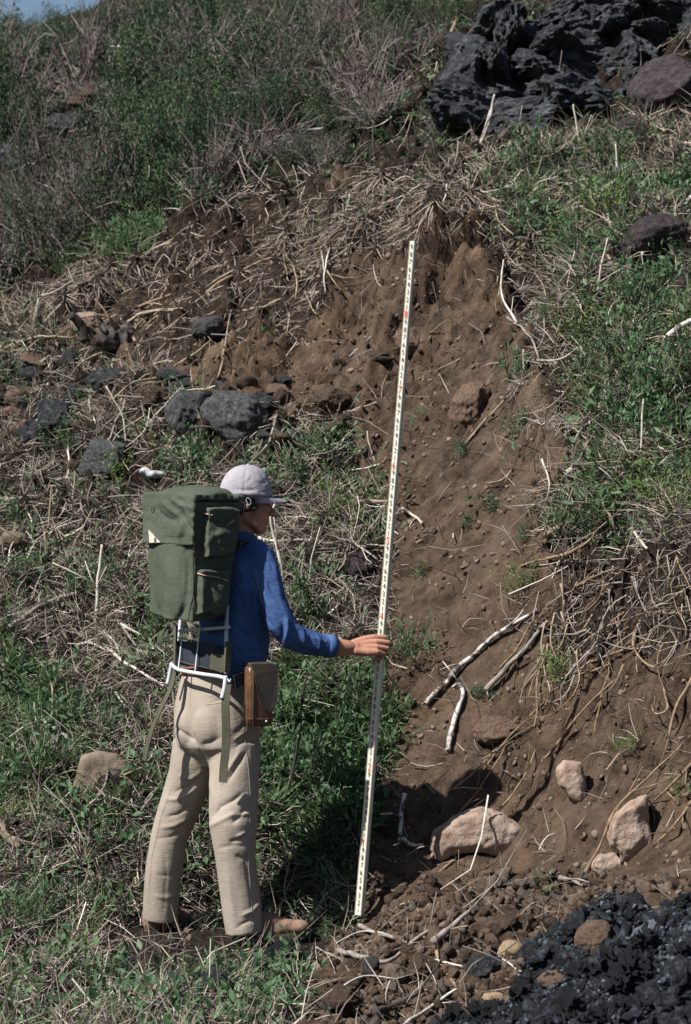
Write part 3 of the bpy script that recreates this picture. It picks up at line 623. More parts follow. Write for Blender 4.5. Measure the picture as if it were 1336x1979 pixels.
# roots hanging out of the cut bank at the right
RG = 'tan roots hanging over the bare bank'
rl = [
 ('longest thin tan root slanting past the large pale boulder', [(832, 1662, .03), (880, 1585, .05), (930, 1520, .05), (968, 1465, .03), (985, 1430, 0)], 6),
 ('straight grey tan root lying over the top of the large pale boulder', [(850, 1688, .02), (905, 1640, .05), (975, 1560, .07), (1020, 1495, .05), (1045, 1420, .02)], 7),
 ('thick root running down beside the tall pale boulder', [(1132, 1688, .02), (1165, 1630, .05), (1195, 1565, .06), (1255, 1505, .04), (1345, 1410, .03)], 9),
 ('pale root from the bank to the middle wedge rock', [(870, 1532, .02), (915, 1495, .03), (972, 1432, .02)], 6),
 ('root looping in a ring beneath the turf edge', [(1285, 1330, .04), (1292, 1370, .05), (1270, 1382, .06), (1262, 1362, .05), (1280, 1350, .04)], 5),
 ('root trailing down left of the ring shaped root', [(1180, 1290, .02), (1165, 1340, .04), (1150, 1420, .03)], 6),
 ('long tan root crossing the middle of the right bank', [(1040, 1480, .03), (1085, 1430, .04), (1140, 1360, .04), (1205, 1300, .02)], 6),
 ('root bending under the overhanging turf', [(1240, 1200, .04), (1225, 1250, .05), (1265, 1290, .05), (1330, 1270, .03)], 6),
 ('forked root at the right edge above the tall pale boulder', [(1350, 1290, .05), (1310, 1370, .05), (1290, 1430, .04), (1285, 1470, .02)], 8),
 ('straw coloured root lying left of the green sprig', [(930, 1500, .02), (965, 1450, .02), (1020, 1390, .03), (1060, 1350, .02)], 6),
 ('bristly root under the dark turf at right', [(1100, 1165, .04), (1120, 1130, .05), (1180, 1105, .05), (1250, 1110, .03)], 8),
 ('dark root arching out of the turf into the air', [(1060, 1080, .05), (1105, 1068, .08), (1140, 1040, .08), (1160, 1015, .04)], 8),
 ('short hanging root at the left end of the turf overhang', [(1085, 1130, .05), (1092, 1165, .05), (1088, 1190, .02)], 5),
 ('twisted root crossing the stout grey branch', [(960, 1300, .03), (1000, 1255, .04), (1030, 1200, .04), (1075, 1160, .02)], 6),
 ('root dangling over the smooth soil at the far right', [(1345, 1540, .04), (1300, 1600, .04), (1260, 1640, .02)], 7),
 ('grey root slanting through weeds at the right edge', [(1345, 1470, .03), (1300, 1520, .05), (1250, 1560, .03)], 8),
 ('thin root falling straight below the turf overhang', [(1200, 1180, .04), (1195, 1230, .05), (1200, 1280, .02)], 4),
 ('wavy root in the dark soil under the turf', [(1130, 1240, .03), (1170, 1215, .03), (1230, 1190, .03), (1300, 1180, .02)], 5),
 ('wavy lower root in the dark soil under the turf', [(1120, 1290, .02), (1190, 1262, .03), (1260, 1240, .03), (1345, 1225, .02)], 5),
 ('thin root along the soil left of the turf overhang', [(990, 1100, .02), (1040, 1085, .03), (1090, 1075, .02)], 5)]
for lb, p, th in rl:
    stick('exposed_root', lb, p, th, 'rootwood', 'root', RG, taper=.72, rough=.4, side=3)
for k in range(46):
    px = random.uniform(1040, 1336); py = 1085 + (1336 - px) * .33 + random.uniform(-20, 160)
    p = [(px, py, .03)]; a = random.uniform(1.2, 2.6); s = random.uniform(18, 40)
    for i in range(3):
        a += random.uniform(-.5, .5); px += math.cos(a) * s; py += math.sin(a) * s; p.append((px, py, random.uniform(.01, .05)))
    o = stick('hanging_rootlet', 'fine tan rootlet dangling from the dark soil under the turf edge', p, random.uniform(2.5, 5), random.choice(('rootwood', 'greywood', 'tanwood')), 'rootlet', 'fine rootlets under the turf edge', taper=.6)
for k in range(70):
    px = random.uniform(330, 960); py = random.uniform(345, 620)
    if not inpoly(np.array([px]), np.array([py]), POLY[4][1])[0]: continue
    a = random.uniform(1.3, 2.7); s = random.uniform(18, 45); p = [(px, py, .04)]
    for i in range(2): a += random.uniform(-.4, .4); px += math.cos(a) * s; py += math.sin(a) * s; p.append((px, py, random.uniform(.03, .08)))
    stick('hanging_stalk', 'dry straw stem hanging down the scarp among dead grass', p, random.uniform(2.5, 4.5), random.choice(('tanwood', 'rootwood', 'bleached')), 'dry stalk', 'dry stems hanging over the scarp', taper=.5)
# ordinary broken twigs on the litter behind the man
for k in range(120):
    px, py = random.uniform(0, 660), random.uniform(760, 1979)
    if k % 3 == 0: px, py = random.uniform(980, 1336), random.uniform(260, 1000)
    if 260 < px < 560 and py > 900: continue
    a = random.uniform(0, 6.28); s = random.uniform(25, 70)
    stick('fallen_twig', 'thin broken dead twig lying in the weeds and litter', [(px, py, .03), (px + math.cos(a) * s, py + math.sin(a) * s, .06), (px + math.cos(a + .3) * s * 2, py + math.sin(a + .3) * s * 2, .04)], random.uniform(3, 6), random.choice(('bleached', 'greywood', 'tanwood', 'greywood')), 'twig', 'broken twigs in the litter', side=1)

# ------------------------------------------------------------------ rocks
def rock_mesh(name, seed, sub=4, planes=11, rough=.10, boxy=.75, strat=0):
    r = np.random.default_rng(seed); V0, F0 = ico(sub)
    n = r.normal(size=(planes, 3)); n /= np.linalg.norm(n, axis=1)[:, None]; dd = r.uniform(boxy, 1.0, planes)
    dt = np.maximum(V0 @ n.T, 1e-3); rad = np.minimum((dd / dt).min(1), 1.12)
    p = V0 * rad[:, None]; p = p * (1 + rough * 1.5 * fbm(p * 1.6 + seed, 3, .55) + (.03 + rough * .55) * fbm(p * 5 + seed, 4, .62))[:, None]
    if strat: p = p * (1 + strat * fbm(p * np.array([1.6, 1.6, 6.0]) + seed * 3, 4, .6))[:, None]
    return np_mesh(name, p, None, F0, True)
def place(o, px, py, wpx, hpx, sink=.25, depth=None, rot=0.0, tilt=0.0):
    l, n = hit(px, py + hpx * (.5 - sink * .5)); k = l.y / F; sx, sz = wpx * k * .5, hpx * k * .5
    sy = depth if depth else (sx + sz) * .5
    o.scale = (sx, sy, sz); o.rotation_euler = (tilt, 0, rot)
    c = P(px, py, l.y + sy * .25); o.location = c
    return o
def rock(name, label, px, py, wpx, hpx, mat, seed, cat='rock', group=None, rough=.1, sink=.25, rot=0.0, planes=11, boxy=.75, depth=None):
    me = rock_mesh(name, seed, 5 if wpx > 60 else 4, planes, rough, boxy); o = link(name, me, M[mat]); place(o, px, py, wpx, hpx, sink, depth, 0)
    o.rotation_euler = (0, rot, 0); return tag(o, label, cat, group)
for a in [
 ('buried_rock', 'tan rock face half buried in soil right of the hooked branch', 965, 1415, 85, 62, 'brownrock', 9, 'rock', None, .12, .5),
 ('tan_outcrop', 'tan streaked rock poking from the bank right of the staff middle', 910, 790, 75, 95, 'brownrock', 10, 'rock', None, .15, .45, .4),
 ('lava_boulder', 'large grey pitted boulder behind the man above his cap', 455, 815, 130, 105, 'greyrock', 23, 'boulder', None, .1, .4, .2, 8, .48),
 ('lava_boulder', 'grey boulder half hidden by twigs left of the large pitted one', 370, 800, 95, 90, 'greyrock', 24, 'boulder', None, .1, .4),
 ('grey_boulder', 'pale grey rounded boulder beside the white rag', 210, 888, 125, 78, 'greyrock', 25, 'boulder', None, .1, .45, -.1, 8, .48),
 ('dark_boulder', 'dark slaty boulder half covered by weeds at left', 112, 812, 85, 80, 'darkrock', 26, 'boulder', None, .15, .3, .3, 8, .48),
 ('brown_rock', 'brown rock lying in rubble at the left edge below the stump', 35, 775, 60, 45, 'brownrock', 27),
 ('dark_rock', 'dark brown rock in weeds just left of the staff middle', 704, 1092, 68, 60, 'purplerock', 28),
 ('slate_rock', 'flat grey slate on the scarp beside a thin root', 400, 636, 62, 44, 'greyrock', 29, 'rock', None, .06, .3, -.5),
 ('pale_outcrop', 'smooth pale tan rock at the left end of the scarp', 172, 625, 62, 52, 'pinkrock', 30, 'rock', None, .1, .4),
 ('pale_ledge', 'upper pale tan slab at the left end of the scarp', 165, 582, 48, 46, 'pinkrock', 31, 'rock', None, .1, .4, .6),
 ('orange_rock', 'orange brown stone right of the grey pitted boulder', 570, 795, 42, 34, 'brownrock', 32),
 ('angular_rock', 'angular brown rock ledge right of the staff upper third', 795, 662, 62, 54, 'brownrock', 33, 'rock', None, .15, .4),
 ('dark_ledge', 'dark rock ledge left behind the staff upper third', 735, 690, 50, 30, 'clod', 34, 'rock', None, .15, .4),
 ('white_rock', 'white bleached slab lying on dark rocks on the far hillside', 237, 98, 54, 22, 'bleached', 35, 'rock', None, .06, .2, .25),
 ('black_rock', 'black rock mass shaded under the white slab on the far hillside', 205, 128, 110, 62, 'darkrock', 36, 'rock', None, .2, .3),
 ('leaning_rock', 'brown slab leaning left of the black rock on the far hillside', 180, 135, 34, 50, 'slabrock', 37, 'rock', None, .1, .3),
 ('gully_rock', 'black ledge low in the dark gully at the far left', 70, 325, 90, 50, 'darkrock', 111, 'rock', None, .15, .3),
 ('gully_rock', 'dark block halfway up the gully between far bushes', 130, 245, 80, 52, 'darkrock', 112, 'rock', None, .15, .3),
 ('gully_rock', 'dark brown block under the black rock mass in the gully', 170, 195, 70, 44, 'clod', 113, 'rock', None, .15, .3),
 ('gully_rock', 'dark ledge right of the white rock on the far hillside', 265, 112, 70, 46, 'darkrock', 114, 'rock', None, .15, .3),
 ('hillside_rock', 'small grey rock in bushes near the top centre left', 385, 18, 34, 20, 'greyrock', 38),
 ('dark_hollow_rock', 'dark rock by a shaded hollow at the left edge of the far slope', 32, 302, 70, 46, 'darkrock', 39, 'rock', None, .2, .3),
 ('gully_rock', 'dark rock high in the gully between far bushes', 318, 65, 60, 40, 'darkrock', 40, 'rock', None, .2, .3),
 ('purple_boulder', 'large purple brown boulder at the right edge beside the outcrop', 1305, 165, 175, 120, 'purplerock', 41, 'boulder', None, .13, .35, -.45, 8, .5),
 ('red_boulder', 'dark red brown boulder under the crooked limb at right', 1268, 465, 130, 95, 'purplerock', 42, 'boulder', None, .08, .35, -.1, 8, .45),
 ('red_rock', 'reddish rock by grass at the foot of the purple boulder', 1208, 245, 56, 34, 'purplerock', 43, 'rock', None, .1, .3, -.3),
 ('edge_rock', 'purple brown rock ledge at the right edge under the red boulder', 1310, 560, 110, 70, 'purplerock', 44, 'rock', None, .1, .35, -.3, 8, .45),
 ('round_boulder', 'round brown boulder resting against the black lava', 1150, 1815, 74, 66, 'brownrock', 45, 'boulder', None, .08, .1, .1, 8, .9),
 ('tan_stone', 'angular tan stone in the rubble below the wood chip', 986, 1836, 48, 34, 'tanrock', 46, 'stone', None, .06, .15),
 ('brown_stone', 'red brown stone at the lava edge with a straw across it', 1072, 1892, 60, 34, 'brownrock', 47, 'stone', None, .08, .15),
 ('pale_stone', 'pale tan stone at the very edge of the black lava below', 957, 1930, 46, 28, 'tanrock', 48, 'stone', None, .06, .15),
 ('grey_stone', 'grey stone in the rubble under the crooked branch', 716, 1866, 34, 40, 'greyrock', 49, 'stone'),
 ('round_stone', 'brown round stone beneath the thin pale stick', 815, 1872, 62, 58, 'clod', 50, 'stone'),
 ('dark_stone', 'dark shaded stone between brown stones in the rubble', 936, 1872, 66, 52, 'darkrock', 51, 'stone', None, .15),
 ('grey_brown_stone', 'grey brown stone left of the brown round stone', 762, 1882, 44, 44, 'slabrock', 52, 'stone'),
 ('dark_block', 'dark stone block in the grass below the man\'s boots', 420, 1900, 60, 60, 'darkrock', 53, 'stone', None, .2),
 ('toe_stone', 'black rough lava stone under the man\'s boot toe', 548, 1836, 60, 44, 'clinker', 54, 'stone', None, .25),
 ('grass_stone', 'dark lava stone in grass at lower left centre', 250, 1880, 60, 50, 'darkrock', 55, 'stone', None, .25),
 ('corner_stone', 'big brown clod at the bottom left of the rubble', 660, 1935, 70, 60, 'clod', 56, 'stone', None, .2),
 ('rubble_boulder', 'dark brown block in the rubble left of the grey pitted boulders', 290, 772, 70, 50, 'clod', 58, 'boulder', None, .12, .35),
 ('rubble_boulder', 'black block in the rubble under the uprooted stump', 215, 735, 80, 52, 'darkrock', 59, 'boulder', None, .12, .35),
 ('rubble_boulder', 'dark block right of the orange brown stone', 640, 770, 70, 46, 'clod', 60, 'boulder', None, .12, .4),
 ('rubble_boulder', 'black knobbly block on top of the grey pitted boulder', 505, 782, 60, 40, 'darkrock', 64, 'boulder', None, .2, .3),
 ('rubble_boulder', 'dark slaty block at the left edge above the slaty boulder', 60, 842, 70, 60, 'darkrock', 65, 'boulder', None, .12, .35),
 ('litter_stone', 'grey flat stone in litter at the left edge by the bowed branch', 30, 1045, 60, 36, 'slabrock', 57, 'stone', None, .08, .3),
]:
    rock(*a)
def outline_rock(name, label, outl, mat, cat, thick, off=0.0, rough=.010, fwd=.6, vox=.009):
    cx = sum(a for a, b in outl) / len(outl); cy = sum(b for a, b in outl) / len(outl); l, n = hit(cx, cy); Y = l.y - off
    def ring(sc_, dy, dx=0, dz=0): return [P(cx + (a - cx) * sc_, cy + (b - cy) * sc_, Y + dy) + Vector((dx, 0, dz)) for a, b in outl]
    m = MB().ring_loft([ring(.74, -thick * fwd, -thick * .10, thick * .12), ring(1.06, -thick * fwd * .66), ring(1.16, 0), ring(1.18, thick * .8), ring(.8, thick * 1.6)])
    me = m.remesh(name, vox, 1, True); c = mco(me); setco(me, c + mno(me) * (rough * fbm(c * 9, 4, .6) + rough * .5 * fbm(c * 40, 3, .6))[:, None])
    o = link(name, me, M[mat]); c0 = Vector(P(cx, cy, Y)); me.transform(Matrix.Translation(-c0)); o.location = c0
    return tag(o, label, cat)
outline_rock('pale_boulder', 'large pale pink boulder half buried in soil right of the staff foot', [(842, 1640), (850, 1610), (880, 1585), (930, 1566), (968, 1582), (1000, 1606), (994, 1634), (960, 1656), (935, 1647), (905, 1646), (880, 1652), (852, 1664)], 'pinkrock', 'boulder', .13, .14)
outline_rock('pale_boulder', 'tall pale pink boulder standing in the soil at lower right', [(1180, 1612), (1192, 1578), (1215, 1560), (1246, 1545), (1250, 1590), (1260, 1632), (1228, 1660), (1196, 1674), (1204, 1645), (1184, 1634)], 'pinkrock', 'boulder', .12, .15)
outline_rock('pale_rock', 'low pale rock at the left foot of the tall pink boulder', [(1148, 1674), (1160, 1652), (1186, 1650), (1204, 1668), (1192, 1684), (1162, 1692)], 'pinkrock', 'rock', .07, .07)
outline_rock('wedge_rock', 'wedge shaped pink rock embedded above between the two pale boulders', [(1078, 1492), (1092, 1474), (1122, 1480), (1130, 1528), (1134, 1572), (1106, 1542), (1084, 1516)], 'pinkrock', 'rock', .07, .13)
outline_rock('flat_rock', 'flat angular brown grey slab in the grass left of the man\'s legs', [(160, 1466), (188, 1458), (222, 1464), (252, 1488), (228, 1516), (196, 1526), (160, 1546), (138, 1562), (142, 1530), (152, 1500)], 'slabrock', 'rock', .06, .20, .006)
RL = 'blocks in the rubble band below the scarp'
ang = [rock_mesh('rubble_block', 700 + k, 4, 8, .06, .42) for k in range(8)]
for k, q in enumerate(ang): q.materials.append(M[('darkrock', 'greyrock', 'clod', 'slabrock', 'darkrock', 'clod', 'greyrock', 'brownrock')[k]])
for k in range(44):
    px = random.uniform(-10, 650); py = random.uniform(735, 850) if k % 3 else random.uniform(690, 780)
    l, nn = hit(px, py); s_ = random.uniform(10, 27) * l.y / F; o = link('rubble_block', ang[random.randrange(8)]); o.location = l + nn * s_ * .25
    o.scale = (s_ * random.uniform(.8, 1.5), s_, s_ * random.uniform(.6, 1.0)); o.rotation_euler = [random.uniform(-.6, .6), random.uniform(-.6, .6), random.uniform(0, 6.28)]
    tag(o, 'angular block half buried in the dark rubble band below the scarp', 'block', RL)
# bits of slag and lumps of the a'a heap
for a in [('lava_chunk', 'blue grey lava slab standing on the black heap at right', 1250, 1806, 46, 60, 'slag', 61, 'lava chunk', None, .15, .1, .5),
          ('lava_chunk', 'pale bluish ribbed lava slab lying low on the black heap', 1262, 1890, 90, 32, 'slag', 62, 'lava chunk', None, .2, .1, -.1),
          ('lava_chunk', 'light bluish lava lump at the right edge of the black heap', 1312, 1856, 46, 34, 'slag', 63, 'lava chunk', None, .2, .1)]:
    rock(*a, planes=7, boxy=.5)
cl = [rock_mesh('lava_lump', 100 + k, 4, 6, .9, .75) for k in range(8)]
for q in cl: q.polygons.foreach_set('use_smooth', np.zeros(len(q.polygons), bool))
for k in range(130):
    px = random.uniform(880, 1345); py = random.uniform(1740, 1985)
    if not inpoly(np.array([px - 8.]), np.array([py - 8.]), POLY[-1][1])[0]: continue
    o = link('lava_lump', cl[k % 8], M['clinker']); s = random.choice((1, 1, 1.4, 1.9)) * random.uniform(7, 15)
    l, n = hit(px, py); s *= l.y / F; o.location = l + n * s * .35; o.scale = (s * random.uniform(.8, 1.3), s, s * random.uniform(.7, 1.1)); o.rotation_euler = [random.uniform(0, 6.28) for _ in range(3)]
    tag(o, 'rough black lava lump in the clinker heap at bottom right', 'lava lump', 'lumps of the black lava heap')
sm = [rock_mesh('soil_clod', 200 + k, 3, 9, .16, .58) for k in range(10)]
for q in sm: q.polygons.foreach_set('use_smooth', np.zeros(len(q.polygons), bool)); mats = ['clod', 'clod', 'clod', 'brownrock', 'slabrock', 'clod']
for k in range(10): sm[k].materials.append(M[mats[k % 6]])
def scatter_clods(n, region, smin, smax, label, group, name='soil_clod'):
    got = 0
    while got < n:
        px = random.uniform(region[0], region[2]); py = random.uniform(region[1], region[3])
        if not inpoly(np.array([px]), np.array([py]), POLY[1][1])[0] or inpoly(np.array([px + 10.]), np.array([py + 10.]), POLY[-1][1])[0]: continue
        if 640 < px < 730 and 1700 < py < 1790: continue
        l, nn = hit(px, py); s = (smin + (smax - smin) * random.random() ** 2.2) * l.y / F
        o = link(name, sm[random.randrange(10)]); o.location = l + nn * s * .2; o.scale = (s * random.uniform(.8, 1.3), s, s * random.uniform(.6, 1)); o.rotation_euler = [random.uniform(0, 6.28) for _ in range(3)]
        tag(o, label, 'clod' if name == 'soil_clod' else 'stone', group); got += 1
scatter_clods(150, (560, 1740, 1300, 1985), 4, 15, 'crumbly brown clod in the loose rubble at the foot of the bank', 'clods in the foreground rubble')
scatter_clods(24, (760, 1500, 1336, 1780), 3, 9, 'small soil clod lying on the smooth lower bank', 'small clods on the lower bank')
scatter_clods(50, (320, 480, 1040, 860), 2.5, 10, 'small stone set in the bare upper bank', 'stones in the upper bank', 'bank_stone')
scatter_clods(22, (770, 860, 1080, 1450), 3, 8, 'small stone lying on the bare middle bank', 'stones on the middle bank', 'bank_stone')
for k in range(60):
    px, py = random.uniform(0, 700), random.uniform(700, 900)
    l, nn = hit(px, py); s = (5 + 12 * random.random() ** 2) * l.y / F
    o = link('rubble_stone', sm[random.randrange(10)]); o.location = l + nn * s * .3; o.scale = (s * random.uniform(.8, 1.3), s, s * random.uniform(.6, 1)); o.rotation_euler = [random.uniform(0, 6.28) for _ in range(3)]
    tag(o, 'small stone in the dark rubble below the headscarp', 'stone', 'stones below the headscarp')

# lava outcrop at the upper right: blocks that break along joints
out = empty('lava_outcrop', tuple(hit(1040, 240)[0]), 'long black blocky lava outcrop jutting from the hillside at the upper right', 'rock outcrop')
blocks = []
for row_, (y0, x0, x1) in enumerate([(248, 875, 1235), (205, 862, 1262), (158, 868, 1310), (112, 885, 1340), (66, 930, 1350), (22, 1075, 1350), (-12, 1150, 1350)]):
    x = x0
    while x < x1:
        wd = random.uniform(48, 120); blocks.append((x + wd * .4, y0 + random.uniform(-14, 14), wd, random.uniform(46, 84), 500 + len(blocks), random.uniform(-.16, .16), .10 * row_ + random.uniform(-.25, .18))); x += wd * .74
for i, (px, py, wpx, hpx, sd_, rt, dy) in enumerate(blocks):
    me = rock_mesh('lava_block', sd_, 5, 8, .15, .45, .04); me.polygons.foreach_set('use_smooth', np.zeros(len(me.polygons), bool)); o = bpy.data.objects.new('lava_block', me); COL.objects.link(o); me.materials.append(M['darkrock'])
    Y = 16.2 + dy; k = Y / F; Y += max(0, (240 - py)) * .003
    o.scale = (wpx * .74 * k, .50, hpx * .70 * k); o.rotation_euler = (0, rt, random.uniform(-.4, .4)); o.location = P(px, py, Y + .25) - out.location; o.parent = out

# ------------------------------------------------------------------ bushes and plants
def bush_parts(seed, nstem, leaf_n, leaf_s, spreadz=1.0, curl=.5):
    r = np.random.default_rng(seed); m = MB(); tips = []
    st = random.getstate(); random.seed(seed)
    for i in range(nstem):
        az = r.uniform(0, 6.28); el = r.uniform(.25, 1.35)
        d = Vector((math.cos(az) * math.cos(el), math.sin(az) * math.cos(el), math.sin(el) * spreadz))
        b0 = Vector((r.normal() * .12, r.normal() * .12, -.08)); p = [b0]; c = b0.copy(); L = r.uniform(.65, 1.1)
        for s in range(4):
            d = (d + Vector(r.normal(size=3)) * .28 * curl + Vector((0, 0, -.05 * s))).normalized(); c = c + d * L / 4; p.append(c.copy())
        m.chain(p, [.016, .013, .010, .007, .004], 4, False); tips += p[2:]
        for q in range(5):
            a = random.choice(p[1:4]); dd = (d + Vector(r.normal(size=3)) * .9).normalized(); l = r.uniform(.2, .5)
            pp = [a, a + dd * l * .5 + Vector(r.normal(size=3)) * .04, a + dd * l + Vector(r.normal(size=3)) * .07]
            m.chain(pp, [.007, .0055, .003], 3, False); tips += [pp[1], pp[2], (pp[1] + pp[2]) / 2]
    random.setstate(st)
    br = m.mesh('branches', False); lf = None
    if leaf_n:
        T = np.array([tuple(t) for t in tips]); T = T[T[:, 2] > -.05]; T = T[r.permutation(len(T))]
        p = T[(r.random(leaf_n) ** 1.6 * len(T)).astype(int)] + r.normal(size=(leaf_n, 3)) * .06
        d = nrm(r.normal(size=(leaf_n, 3)) + p * .6); pn = nrm(np.array([-.2, -.2, .8]) + r.normal(size=(leaf_n, 3)) * .6)
        ln = r.uniform(.6, 1.3, (leaf_n, 1)) * leaf_s
        lf = np_mesh('foliage', leaf_verts(p, d, ln, ln * .55, pn), None, leaf_faces(leaf_n))
    return br, lf
VAR = {}
for k in range(4): VAR['g', k] = bush_parts(300 + k, 22, 8500, .042)          # leafy green
for k in range(3): VAR['m', k] = bush_parts(320 + k, 30, 4500, .040)          # half bare
for k in range(3): VAR['d', k] = bush_parts(340 + k, 46, 260, .035, .9, .8)   # dead tangle
for k in range(3): VAR['t', k] = bush_parts(400 + k, 26, 130, .05, .6, 1.1)
for k in range(3): VAR['w', k] = bush_parts(360 + k, 14, 640, .105, .95)        # low broad leaved weed
for k in range(2): VAR['y', k] = bush_parts(380 + k, 9, 620, .075, .8)        # feathery sprig
BM = {'g': ('twig', 'bushleaf'), 'm': ('greytwig', 'bushleaf2'), 'd': ('greytwig', 'bushleaf2'), 't': ('palestick', 'leaf'), 'w': ('twig', 'leaf'), 'y': ('twig', 'leafyoung')}
for (kd, k), (br, lf) in VAR.items():
    br.materials.append(M[BM[kd][0]])
    if lf: lf.materials.append(M[BM[kd][1]])
def bush(name, label, px, py, wpx, hpx, kind, group=None, cat='bush', v=None, sink=.06):
    br, lf = VAR[kind, (v if v is not None else random.randrange(9)) % len([1 for q in VAR if q[0] == kind])]
    l, n = hit(px, py); k = l.y / F; o = empty(name, l - Vector((0, 0, 1)) * sink * hpx * k, label, cat, group)
    rz = random.uniform(0, 6.28)
    for nm, me in (('branches', br), ('foliage', lf)):
        if me is None: continue
        c = bpy.data.objects.new(nm, me); COL.objects.link(c); c.parent = o
    o.rotation_euler = (0, 0, rz); o.scale = (wpx * k * .5, wpx * k * .5, hpx * k)
    return o
HG = 'bushes covering the far hillside'
